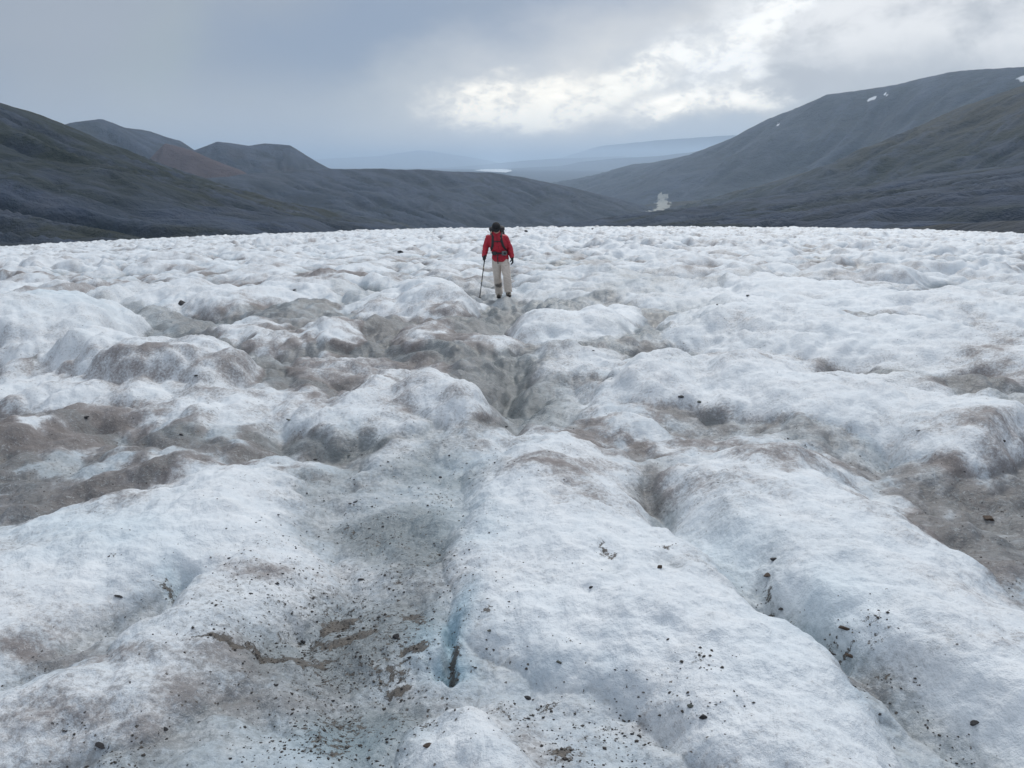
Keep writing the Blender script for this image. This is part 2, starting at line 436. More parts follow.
def build_glacier():
    th = angles(0.085, 46, 3.0)
    rs = [0.02, 0.2, 0.4, 0.6, 0.8, 0.95]
    r = 1.1
    while r < 330:
        rs.append(r)
        r += max(0.003, min(r * r / 1100, 0.0048 * r))
    rs += [350, 380, 420, 500, 600, 800, 1100, 1600, 2500]
    rs = np.array(rs)
    Rr, T = np.meshgrid(rs, th, indexing='ij')
    X = Rr * np.sin(T); Y = Rr * np.cos(T)
    z, br, we, si, bl, cr = glacier(X, Y, True)
    ob = grid_mesh('glacier', X, Y, z, ice_material(), True, dict(brown=br, wet=we, silt=si, blue=bl, crest=cr))
    ob['kind'] = 'structure'
    print('glacier verts', X.size)
build_glacier()

# ------------------------------------------------------------------ valley and mountains
def fz_(r):
    """valley floor level by distance"""
    return np.interp(r, [0, 250, 700, 1500, 3000, 4200, 8000, 12000, 20500, 27000, 60000, 150000],
                     [-60, -60, -95, -170, -262, -300, -335, -345, -190, -175, -250, -400])
RIDGES = [  # name, [(px, py, dist)], half width m, exponent, gully amplitude
    ('near_left', [(-700, 20, 1300), (-250, 40, 1500), (-100, 72, 1700), (0, 108, 1850), (50, 127, 2000), (100, 148, 2150), (150, 166, 2350), (210, 186, 2600)], 900, 1.25, 9),
    ('bench', [(120, 190, 2600), (180, 182, 2900), (250, 174, 3200), (325, 169, 3500), (400, 169, 3700), (450, 171, 3900), (500, 173, 4100), (545, 182, 4300), (590, 192, 4500), (640, 205, 4700)], 900, 0.95, 10),
    ('back_left', [(20, 140, 5200), (55, 127, 5300), (78, 122, 5400), (99, 119, 5450), (118, 126, 5500), (150, 132, 5600), (180, 140, 5600), (198, 152, 5600), (240, 168, 5500)], 1500, 1.0, 14),
    ('red_peak', [(140, 168, 4700), (165, 143, 4700), (190, 150, 4600), (230, 167, 4400)], 520, 1.0, 8),
    ('mid_left', [(195, 150, 5100), (218, 142, 5100), (235, 143, 5150), (248, 145, 5150), (265, 143, 5200), (290, 146, 5200), (305, 155, 5200), (328, 168, 5200), (360, 180, 5200)], 1000, 1.0, 14),
    ('big_right', [(1500, 72, 5200), (1200, 66, 5600), (1024, 66, 6000), (950, 72, 6300), (900, 84, 6500), (865, 90, 6600), (830, 95, 6700), (800, 108, 6900), (775, 118, 7000), (750, 131, 7300), (725, 143, 7700), (700, 153, 8200), (670, 160, 8800), (640, 164, 9400), (610, 172, 10200), (580, 181, 11000), (556, 189, 11500)], 1450, 1.15, 22),
    ('spur_right', [(1500, 0, 2600), (1200, 40, 2900), (1024, 88, 3300), (990, 101, 3400), (960, 116, 3550), (930, 132, 3700), (895, 147, 3900), (860, 158, 4100), (800, 176, 4400), (740, 196, 4700)], 1250, 1.15, 14),
    ('low_right', [(1500, 120, 1500), (1200, 150, 1700), (1024, 165, 1950), (940, 180, 2300), (860, 196, 2700), (780, 210, 3200)], 1200, 0.9, 7),
    ('moraine', [(1300, 214, 420), (1100, 216, 470), (1024, 220, 520), (960, 224, 580), (900, 228, 660), (850, 232, 740)], 130, 1.0, 2.5),
    ('far_hills', [(560, 166, 30000), (580, 162, 30000), (620, 158, 29000), (660, 156, 28000), (710, 150, 26000), (800, 148, 25000)], 2800, 1.2, 20),
    ('far_hills_a', [(360, 170, 42000), (440, 168, 42000), (480, 165, 42000), (530, 160, 42000), (620,156,42000)], 3500, 1.2, 20),
    ('haze_peaks', [(560, 158, 62000), (600, 146, 62000), (660, 140, 62000), (720, 136, 62000), (800, 130, 62000)], 9000, 1.2, 60),
    ('haze_peaks_b', [(300, 160, 60000), (380, 156, 60000), (420, 150, 60000), (470, 157, 60000), (500, 163, 60000)], 9000, 1.2, 60),
]
def crest_world(pts):
    out = []
    for px, py, d in pts:
        v = ray(px, py)
        out.append((v[0] * d, v[1] * d, EYE + v[2] * d))
    return out

def terrain(x, y):
    r = np.hypot(x, y)
    fl = fz_(r)
    n0 = fbm(x / 900, y / 900, 5, 60)
    z = fl + 3.0 * fbm(x / 120, y / 120, 4, 66) * sstep(300, 1200, r)
    win = np.zeros(x.shape); hi = np.zeros(x.shape); gul = np.zeros(x.shape) + .25
    for i, (nm, pts, w, ex, ga) in enumerate(RIDGES):
        W = crest_world(pts)
        best = np.full(x.shape, 1e12); hc = np.zeros(x.shape); ss = np.zeros(x.shape)
        L = 0
        for a, b in zip(W[:-1], W[1:]):
            dx, dy = b[0] - a[0], b[1] - a[1]; l2 = dx * dx + dy * dy; l = math.sqrt(l2)
            t = np.clip(((x - a[0]) * dx + (y - a[1]) * dy) / l2, 0, 1)
            d = np.hypot(x - a[0] - t * dx, y - a[1] - t * dy)
            k = d < best
            best = np.where(k, d, best); hc = np.where(k, a[2] + t * (b[2] - a[2]), hc); ss = np.where(k, L + t * l, ss)
            L += l
        m = best < w * 1.25
        if not m.any(): continue
        xs, ys, bd, h, s = x[m], y[m], best[m], hc[m], ss[m]
        warp = 1 + 0.16 * fbm(xs / (w * .5), ys / (w * .5), 4, 70 + i)
        d = np.clip(bd / w * warp, 0, 1)
        d = np.sqrt(d * d + .05 ** 2) - .05
        rel = h - fl[m]
        prof = (1 - d) ** ex
        sc = ga * 14.0
        g = np.abs(fbm(s / sc + 0.9 * fbm(xs / sc / 3, ys / sc / 3, 3, 91), bd / (sc * 4), 4, 80 + i, .55))
        hz = fl[m] + rel * prof - ga * g * 6.0 * sstep(0.03, .22, d) * sstep(1.0, .7, d) + ga * .8 * fbm(xs / sc / 1.3, ys / sc / 1.3, 6, 85)
        zz = z[m]
        k = hz > zz
        win[m] = np.where(k, i + 1, win[m]); gul[m] = np.where(k, g, gul[m]); hi[m] = np.where(k, prof, hi[m])
        # smooth maximum
        sm = ga * 0.8
        dd = np.clip(0.5 + 0.5 * (hz - zz) / sm, 0, 1)
        z[m] = zz * (1 - dd) + hz * dd + sm * 0.5 * dd * (1 - dd)
    return z, win, hi, gul

def terrain_material():
    m, t, b = new_mat('mountain_scree')
    P = t.new('ShaderNodeTexCoord').outputs['Object']
    red, green, pale, snow, olive = t.attr('red'), t.attr('green'), t.attr('pale'), t.attr('snow'), t.attr('olive')
    gul = t.attr('gul')
    n1 = t.noise(P, 0.012, 6, .65); n2 = t.noise(P, 0.0022, 5, .6); n3 = t.noise(P, .09, 5, .7)
    n4 = t.noise(P, .0055, 7, .68, 1.2)
    c = t.mix(t.ramp(n1, .3, .7), (.006, .014, .028, 1), (.020, .037, .068, 1))
    c = t.mix(t.ramp(n3, .35, .7, 0, .45), c, (.042, .054, .074, 1))
    c = t.mix(t.ramp(t.math('ADD', gul, t.math('MULTIPLY', n3, .1)), .02, .30, .75, 0), c, (.056, .076, .118, 1))
    c = t.mix(t.ramp(n2, .45, .65, 0, .5), c, (.024, .034, .044, 1))
    c = t.mix(t.ramp(n4, .52, .60, 0, .55), c, (.014, .022, .026, 1))
    c = t.mix(t.ramp(n4, .46, .38, 0, .45), c, (.062, .074, .100, 1))
    c = t.mix(t.math('MULTIPLY', green, t.ramp(n1, .38, .58)), c, (.013, .021, .016, 1))
    c = t.mix(t.math('MULTIPLY', olive, t.ramp(n1, .3, .6, .3, .9)), c, (.046, .044, .034, 1))
    c = t.mix(t.math('MULTIPLY', red, .8), c, (.085, .050, .047, 1))
    c = t.mix(t.ramp(t.math('ADD', pale, t.math('MULTIPLY', t.math('SUBTRACT', n1, .5), .9)), .40, .60), c, (.33, .34, .32, 1))
    c = t.mix(t.ramp(snow, .30, .62), c, (.68, .71, .75, 1))
    t.put(b.inputs['Base Color'], c)
    b.inputs['Roughness'].default_value = .95
    b.inputs['Specular IOR Level'].default_value = .2
    bp = t.new('ShaderNodeBump'); bp.inputs['Strength'].default_value = .8; bp.inputs['Distance'].default_value = 1.0
    h = t.math('ADD', t.math('MULTIPLY', n1, 34.0), t.math('MULTIPLY', n3, 5.0))
    t.put(bp.inputs['Height'], h); t.l.new(bp.outputs[0], b.inputs['Normal'])
    return m

def build_terrain():
    th = angles(0.09, 46, 4.0)
    rs = [20, 100, 250]
    r = 300.0
    while r < 72000:
        rs.append(r); r *= 1.0062
    rs += [90000, 120000]
    rs = np.array(rs)
    Rr, T = np.meshgrid(rs, th, indexing='ij')
    X = Rr * np.sin(T); Y = Rr * np.cos(T)
    z, win, hi, gul = terrain(X, Y)
    zr = z - EYE
    dep = np.maximum(Y * CP - zr * SP, 1.0)
    u = 512 + F * X / dep; v = 384 - F * (Y * SP + zr * CP) / dep
    ids = {n[0]: i + 1 for i, n in enumerate(RIDGES)}
    one = lambda n: (win == ids[n]).astype(float)
    nn = fbm(X / 300, Y / 300, 4, 95)
    red = np.maximum(one('red_peak') * sstep(.15, .5, hi + .3 * nn), .25 * one('mid_left') * sstep(0, .3, nn))
    green = np.clip(one('near_left') * sstep(.1, .45, hi + .5 * nn) * .9 + one('low_right') * sstep(-.1, .25, nn) * .8
                    + one('big_right') * .25 + one('spur_right') * sstep(.15, .5, hi + .3 * nn) * .9 + one('bench') * .15, 0, 1)
    olive = np.clip(one('near_left') * sstep(.02, .25, nn) * .22 + one('spur_right') * sstep(.45, .8, hi) * .8 + one('moraine') * .5
                    + one('low_right') * sstep(.1, .4, -nn) * .15, 0, 1)
    # braided river and the far lake
    def line(pts, w):
        W = [tuple(ray(px, py)[:2] * ((EYE - z0) / -ray(px, py)[2])) for px, py, z0 in pts]
        best = np.full(X.shape, 1e12)
        for a, bb in zip(W[:-1], W[1:]):
            dx, dy = bb[0] - a[0], bb[1] - a[1]
            t = np.clip(((X - a[0]) * dx + (Y - a[1]) * dy) / (dx * dx + dy * dy), 0, 1)
            best = np.minimum(best, np.hypot(X - a[0] - t * dx, Y - a[1] - t * dy))
        return np.clip(1.15 - best / w * .62, 0, 1)
    near_floor = (Rr > 2500) & (Rr < 7000) & (z < fz_(Rr) + 110)
    pale = line([(650, 230, -280), (663, 219, -297), (652, 212, -304), (673, 205, -311), (657, 199, -319), (668, 195, -322)], 46) * near_floor
    pale = np.maximum(pale, .9 * line([(572, 190.5, -338), (590, 191.5, -335), (612, 192, -332)], 70) * (Rr > 8000) * (Rr < 14000))
    pale = np.clip(pale * (.42 + 2.2 * np.abs(fbm(X / 70, Y / 260, 3, 140))), 0, .9)
    snow = np.zeros(X.shape)
    for su, sv, ru, rv in [(878, 98, 7, 1.6), (888, 94, 3, 1.2), (1018, 79, 9, 2.2), (778, 125, 1.4, 1), (1010, 22, 4, 1)]:
        q = ((u - su + 3.5 * nn * ru * .5) / ru) ** 2 + ((v - sv - (u - su) * -.15) / rv) ** 2
        snow = np.maximum(snow, np.clip(1.4 - .7 * q - 1.3 * np.abs(fbm(X / 60, Y / 60, 3, 150)), 0, 1) * one('big_right'))
    ob = grid_mesh('mountains', X, Y, z, terrain_material(), True, dict(red=red, green=green, olive=olive, pale=pale, snow=snow, gul=gul))
    ob['kind'] = 'structure'
    print('terrain verts', X.size)
build_terrain()

def build_lake():
    # distant lake lying on the plain
    m, t, b = new_mat('lake_painted_reflection')
    b.inputs['Base Color'].default_value = (.75, .77, .76, 1); b.inputs['Roughness'].default_value = .3  # near-white base colour stands in for bright sky mirrored in the water
    bm = bmesh.new()
    zl = -160.0
    ring = []
    for px, py in [(474, 170.2), (486, 169.2), (500, 169.0), (511, 169.8), (512, 171.0), (506, 172.4), (494, 171.8), (482, 171.2)]:
        d = ray(px, py); k = (EYE - zl) / -d[2]
        ring.append((d[0] * k, d[1] * k))
    bot = [bm.verts.new((x, y, zl - 3)) for x, y in ring]
    top = [bm.verts.new((x, y, zl)) for x, y in ring]
    bm.faces.new(top); bm.faces.new(bot[::-1])
    for i in range(len(ring)):
        j = (i + 1) % len(ring); bm.faces.new([bot[i], bot[j], top[j], top[i]])
    me = bpy.data.meshes.new('lake'); bm.to_mesh(me); bm.free(); me.materials.append(m)
    ob = bpy.data.objects.new('lake', me); COL.objects.link(ob); ob['kind'] = 'structure'
build_lake()

# ------------------------------------------------------------------ air
def build_haze():
    m = bpy.data.materials.new('haze_air'); m.use_nodes = True
    nt = m.node_tree
    nt.nodes.remove(nt.nodes['Principled BSDF'])
    pv = nt.nodes.new('ShaderNodeVolumePrincipled')
    pv.inputs['Color'].default_value = (.64, .81, 1.0, 1)
    pv.inputs['Density'].default_value = HAZE; pv.inputs['Anisotropy'].default_value = .4
    nt.links.new(pv.outputs[0], nt.nodes['Material Output'].inputs['Volume'])
    bm = bmesh.new(); bmesh.ops.create_cube(bm, size=1)
    me = bpy.data.meshes.new('haze'); bm.to_mesh(me); bm.free(); me.materials.append(m)
    ob = bpy.data.objects.new('haze', me); COL.objects.link(ob)
    top = 920.0; bot = -2600.0
    ob.scale = (250000, 250000, top - bot); ob.location = (0, 0, (top + bot) / 2)
    ob['kind'] = 'stuff'
HAZE = 4.6e-5
build_haze()

# ------------------------------------------------------------------ sky
def build_world():
    w = bpy.data.worlds.new('World'); scene.world = w; w.use_nodes = True
    t = NT(w.node_tree)
    bg = w.node_tree.nodes['Background']
    sky = t.new('ShaderNodeTexSky', sky_type='NISHITA')
    sky.sun_disc = False; sky.sun_elevation = SUN_EL; sky.sun_rotation = SUN_AZ
    tc = t.new('ShaderNodeTexCoord').outputs['Generated']
    sp = t.new('ShaderNodeSeparateXYZ'); t.l.new(tc, sp.inputs[0])
    X, Y, Z = sp.outputs
    yy = t.math('MAXIMUM', Y, .22)
    U0 = t.math('DIVIDE', X, yy); V0 = t.math('DIVIDE', Z, yy)
    # turbulent displacement of the cloud outlines
    cmb = t.new('ShaderNodeCombineXYZ'); t.put(cmb.inputs[0], U0); t.put(cmb.inputs[1], t.math('MULTIPLY', V0, 1.7))
    q = cmb.outputs[0]
    def nz(scale, det, rough=.55, off=0.0, dist=0.0):
        mp = t.new('ShaderNodeMapping'); t.l.new(q, mp.inputs[0]); mp.inputs['Location'].default_value = (off, off * .7, off * 1.3)
        return t.noise(mp.outputs[0], scale, det, rough, dist)
    w1 = t.math('SUBTRACT', nz(7, 6, .55, 3.1), .5); w2 = t.math('SUBTRACT', nz(7, 6, .55, 9.7), .5)
    w3 = t.math('SUBTRACT', nz(24, 6, .6, 5.5), .5)
    U = t.math('ADD', U0, t.math('ADD', t.math('MULTIPLY', w1, .16), t.math('MULTIPLY', w3, .03)))
    V = t.math('ADD', V0, t.math('ADD', t.math('MULTIPLY', w2, .07), t.math('MULTIPLY', w3, .03)))
    def uv(px, py):
        d = ray(px, py); return d[0] / d[1], d[2] / d[1]
    def blob(px, py, rx, ry, rot=0.0, lo=1.0, hi=0.0, warped=True):
        cu, cv = uv(px, py); a, b_ = (U, V) if warped else (U0, V0)
        du = t.math('SUBTRACT', a, cu); dv = t.math('SUBTRACT', b_, cv)
        c, s = math.cos(R(rot)), math.sin(R(rot))
        p = t.math('ADD', t.math('MULTIPLY', du, c * 833 / rx), t.math('MULTIPLY', dv, s * 833 / rx))
        r = t.math('ADD', t.math('MULTIPLY', du, -s * 833 / ry), t.math('MULTIPLY', dv, c * 833 / ry))
        d = t.math('SQRT', t.math('ADD', t.math('MULTIPLY', p, p), t.math('MULTIPLY', r, r)))
        return t.ramp(d, lo, hi)
    n_big = nz(2.6, 4, .5, 1.0); n_mid = nz(9, 6, .58, 2.0, .3); n_puff = nz(26, 6, .6, 7.0, .2)
    slate = (.245, .312, .440, 1); grey = (.35, .39, .45, 1)
    c = t.mix(t.ramp(n_big, .35, .65), slate, grey)
    c = t.mix(blob(40, 30, 190, 90, 0), c, (.375, .410, .470, 1))
    c = t.mix(blob(160, 60, 90, 60, 60, 1.2, 0), c, (.37, .42, .45, 1))
    c = t.mix(t.math('MULTIPLY', blob(360, 35, 200, 62, 8, 1.3, .1), .85), c, (.245, .315, .440, 1))
    lowmist = t.ramp(V0, .13, .0)
    c = t.mix(t.math('MULTIPLY', lowmist, .8), c, (.55, .59, .64, 1))
    c = t.mix(t.math('MULTIPLY', blob(400, 115, 130, 60, 20, 1.2, .1), .45), c, (.56, .60, .63, 1))
    # bright break in the overcast
    def times(a, b_): return t.math('MULTIPLY', a, b_)
    glow = blob(650, 72, 350, 100, 17, 1.2, .1)
    c = t.mix(glow, c, (.82, .81, .79, 1))
    c = t.mix(times(blob(680, 60, 260, 60, 18, 1.2, .2), t.ramp(n_mid, .42, .60, 0, .7)), c, (.56, .60, .66, 1))
    puff = t.ramp(n_puff, .40, .60)
    fine = t.ramp(nz(60, 5, .6, 12.0, .2), .35, .65)
    lit = t.math('ADD', times(puff, .7), times(fine, .3))
    core = blob(520, 104, 110, 32, 6, 1.15, .45)
    c = t.mix(times(core, t.math('ADD', times(lit, .8), .2)), c, (1.55, 1.45, 1.26, 1))
    arm = blob(645, 70, 200, 22, 21, 1.1, .4)
    c = t.mix(times(arm, t.math('ADD', times(lit, .85), .1)), c, (1.35, 1.30, 1.18, 1))
    head = blob(705, 100, 95, 22, 8, 1.15, .40)
    c = t.mix(times(head, t.math('ADD', times(lit, .8), .15)), c, (1.65, 1.55, 1.36, 1))
    hi2 = blob(770, 42, 125, 58, 10, 1.15, .4)
    c = t.mix(times(hi2, t.math('ADD', times(puff, .6), .3)), c, (1.18, 1.18, 1.16, 1))
    # heavy bank over the right-hand mountain
    bank = blob(935, 52, 175, 62, 0, 1.0, .82)
    bcol = t.mix(t.ramp(n_mid, .36, .62), (.54, .56, .59, 1), (.93, .93, .93, 1))
    bcol = t.mix(times(puff, .35), bcol, (.92, .92, .93, 1))
    bcol = t.mix(t.ramp(V, .15, .085, 0, .75), bcol, (.40, .43, .48, 1))
    c = t.mix(times(bank, .92), c, bcol)
    low = blob(800, 82, 60, 16, 0, 1.0, .55)
    c = t.mix(times(low, .8), c, (.50, .52, .56, 1))
    # blue grey strip under the cloud base
    c = t.mix(t.math('MULTIPLY', blob(700, 136, 200, 20, 4, 1.1, .2), .6), c, (.48, .56, .66, 1))
    # brighter overcast overhead
    up = t.ramp(Z, .30, .85)
    c = t.mix(up, c, (.90, .95, 1.02, 1))
    dn = t.ramp(Z, -.02, -.2)
    c = t.mix(dn, c, (.3, .33, .36, 1))
    # thin overcast in front of the clear sky
    skyc = t.new('ShaderNodeVectorMath', operation='SCALE'); skyc.inputs['Scale'].default_value = 0.10
    t.l.new(sky.outputs[0], skyc.inputs[0])
    cs = t.new('ShaderNodeVectorMath', operation='SCALE'); cs.inputs['Scale'].default_value = SKYK
    t.l.new(c, cs.inputs[0])
    fin = t.mix(.93, skyc.outputs[0], cs.outputs[0])
    t.l.new(fin, bg.inputs['Color']); bg.inputs['Strength'].default_value = 1.0
    w.cycles.sampling_method = 'MANUAL'; w.cycles.sample_map_resolution = 1024
SUN_EL = R(42); SUN_AZ = R(18)      # azimuth clockwise from +Y
SKYK = 1.0
build_world()
sd = bpy.data.lights.new('sun', 'SUN'); sd.energy = 1.9; sd.angle = R(13); sd.color = (1, .965, .91)
so = bpy.data.objects.new('sun', sd); COL.objects.link(so)
dirv = Vector((math.sin(SUN_AZ) * math.cos(SUN_EL), math.cos(SUN_AZ) * math.cos(SUN_EL), math.sin(SUN_EL)))
so.rotation_euler = (-dirv).to_track_quat('-Z', 'Y').to_euler()

# ------------------------------------------------------------------ objects
from mathutils import noise as mnoise

def tag(o, label=None, cat=None, group=None, kind=None):
    if label: o['label'] = label
    if cat: o['category'] = cat
    if group: o['group'] = group
    if kind: o['kind'] = kind
    return o

def link(name, me, mat, parent=None, smooth=True):
    me.name = name
    me.materials.clear()
    if mat: me.materials.append(mat)
    for p in me.polygons: p.use_smooth = smooth
    o = bpy.data.objects.new(name, me); COL.objects.link(o)
    if parent: o.parent = parent
    return o

def loft(bm, rings, seg=16, ref=(1, 0, 0)):
    """closed tube through rings (x, y, z, rx, ry); rx runs along ref"""
    P = [Vector(r[:3]) for r in rings]; ref = Vector(ref)
    vs = []
    for i, p in enumerate(P):
        t = (P[min(i + 1, len(P) - 1)] - P[max(i - 1, 0)])
        t = t.normalized() if t.length > 1e-9 else Vector((0, 0, 1))
        u = (ref - t * ref.dot(t))
        u = u.normalized() if u.length > 1e-4 else t.orthogonal().normalized()
        w = t.cross(u)
        rx, ry = rings[i][3], rings[i][4]
        vs.append([bm.verts.new(p + u * rx * math.cos(a) + w * ry * math.sin(a)) for a in [2 * math.pi * k / seg for k in range(seg)]])
    for a, b in zip(vs[:-1], vs[1:]):
        for k in range(seg):
            j = (k + 1) % seg
            bm.faces.new((a[k], a[j], b[j], b[k]))
    for ring, rev, p, sgn in ((vs[0], True, P[0], -1), (vs[-1], False, P[-1], 1)):
        f = list(ring)
        bm.faces.new(f[::-1] if rev else f)

def tube(bm, pts, rad, seg=12, ref=(1, 0, 0)):
    rads = rad if hasattr(rad, '__len__') else [rad] * len(pts)
    loft(bm, [tuple(p) + (r, r) for p, r in zip(pts, rads)], seg, ref)

def ball(bm, c, r, sub=3, rot=None):
    r = r if hasattr(r, '__len__') else (r, r, r)
    M = Matrix.Translation(Vector(c)) @ (rot or Matrix.Identity(4)) @ Matrix.Diagonal(Vector((*r, 1)))
    bmesh.ops.create_icosphere(bm, subdivisions=sub, radius=1, matrix=M)

def fuse(bm, voxel, smooth=4, folds=None):
    """grow one continuous surface out of the overlapping volumes"""
    bmesh.ops.recalc_face_normals(bm, faces=bm.faces)
    me = bpy.data.meshes.new('tmp'); bm.to_mesh(me); bm.free()
    ob = bpy.data.objects.new('tmp', me); COL.objects.link(ob)
    m = ob.modifiers.new('r', 'REMESH'); m.mode = 'VOXEL'; m.voxel_size = voxel
    s = ob.modifiers.new('s', 'SMOOTH'); s.factor = .5; s.iterations = smooth
    dg = bpy.context.evaluated_depsgraph_get(); dg.update()
    out = bpy.data.meshes.new_from_object(ob.evaluated_get(dg))
    bpy.data.objects.remove(ob); bpy.data.meshes.remove(me)
    if folds:
        amp, sx, sz = folds
        nrm = [v.normal.copy() for v in out.vertices]
        for v, n in zip(out.vertices, nrm):
            c = v.co
            f = mnoise.noise(Vector((c.x * sx + 5, c.y * sx, c.z * sz + c.x * 9)))
            g = mnoise.noise(Vector((c.x * sx * 2.3, c.y * sx * 2.3 + 9, c.z * sz * 2.6)))
            v.co = c + n * amp * ((1 - abs(f) * 2.4) + .5 * g)
    return out

def solid(bm, bevel=0.0):
    bmesh.ops.recalc_face_normals(bm, faces=bm.faces)
    if bevel:
        bmesh.ops.bevel(bm, geom=list(bm.edges), offset=bevel, segments=2, affect='EDGES', profile=.6)
    me = bpy.data.meshes.new('m'); bm.to_mesh(me); bm.free()
    return me

def box(bm, c, s, rot=None):
    M = Matrix.Translation(Vector(c)) @ (rot or Matrix.Identity(4)) @ Matrix.Diagonal(Vector((*s, 1)))
    bmesh.ops.create_cube(bm, size=1, matrix=M)

def hand_shapes(bm, wrist, dr, across, normal, curl, k=1.0, thumb_in=.5):
    """palm, four unequal fingers bent towards the palm side, thumb leaving the index side"""
    wrist = Vector(wrist); dr = Vector(dr).normalized(); across = Vector(across).normalized()
    normal = Vector(normal).normalized()
    W = .040
    pr = []
    for t, hw, hd in ((-.015, .024, .019), (.01, .030, .019), (.045, .038, .017), (.08, .040, .014), (.092, .036, .011)):
        p = wrist + dr * t
        pr.append((p.x, p.y, p.z, hw * k, hd * k))
    loft(bm, pr, 16, across)
    for i, (off, L, rad) in enumerate(((.030, .070, .0092), (.0105, .079, .0096), (-.010, .073, .0092), (-.0295, .057, .0082))):
        p = wrist + dr * (.080 - .004 * abs(i - 1)) + across * off
        pts = [wrist + dr * .055 + across * off * .9, p]; d = dr.copy(); c = 0
        for ph, bend in ((.45, curl * .9), (.30, curl * 1.15), (.25, curl * .8)):
            c += bend
            d = dr * math.cos(c) + normal * math.sin(c)
            pts.append(pts[-1] + d * L * ph)
        tube(bm, pts, [rad * .9 * k, rad * 1.05 * k, rad * k, rad * .93 * k, rad * .72 * k], 10, across)
    b = wrist + dr * .018 + across * .022 + normal * .006
    p1 = b + (dr * .62 + across * .72 + normal * .3).normalized() * .036
    p2 = p1 + (dr * .85 + across * .25 + normal * thumb_in).normalized() * .030
    p3 = p2 + (dr * .8 - across * .1 + normal * (thumb_in + .4)).normalized() * .024
    tube(bm, [b, p1, p2, p3], [.014 * k, .0122 * k, .0105 * k, .0075 * k], 10, normal)

def fabric(name, col, rough=.85, weave=900, var=.18, patch=None):
    m, t, b = new_mat(name)
    P = t.new('ShaderNodeTexCoord').outputs['Object']
    n = t.noise(P, 9, 5, .6); w = t.noise(P, weave, 2, .5)
    c = t.mix(n, tuple(v * (1 - var) for v in col[:3]) + (1,), tuple(min(1, v * (1 + var)) for v in col[:3]) + (1,))
    if patch:
        (cx, cy, cz), rad, pc = patch
        vm = t.new('ShaderNodeVectorMath', operation='DISTANCE'); t.l.new(P, vm.inputs[0]); vm.inputs[1].default_value = (cx, cy, cz)
        k = t.ramp(t.math('ADD', vm.outputs['Value'], t.math('MULTIPLY', t.math('SUBTRACT', n, .5), .06)), rad * 1.15, rad * .8)
        c = t.mix(k, c, pc)
    t.put(b.inputs['Base Color'], c); b.inputs['Roughness'].default_value = rough
    bp = t.new('ShaderNodeBump'); bp.inputs['Distance'].default_value = .0012; bp.inputs['Strength'].default_value = .6
    t.l.new(w, bp.inputs['Height']); t.l.new(bp.outputs[0], b.inputs['Normal'])
    return m

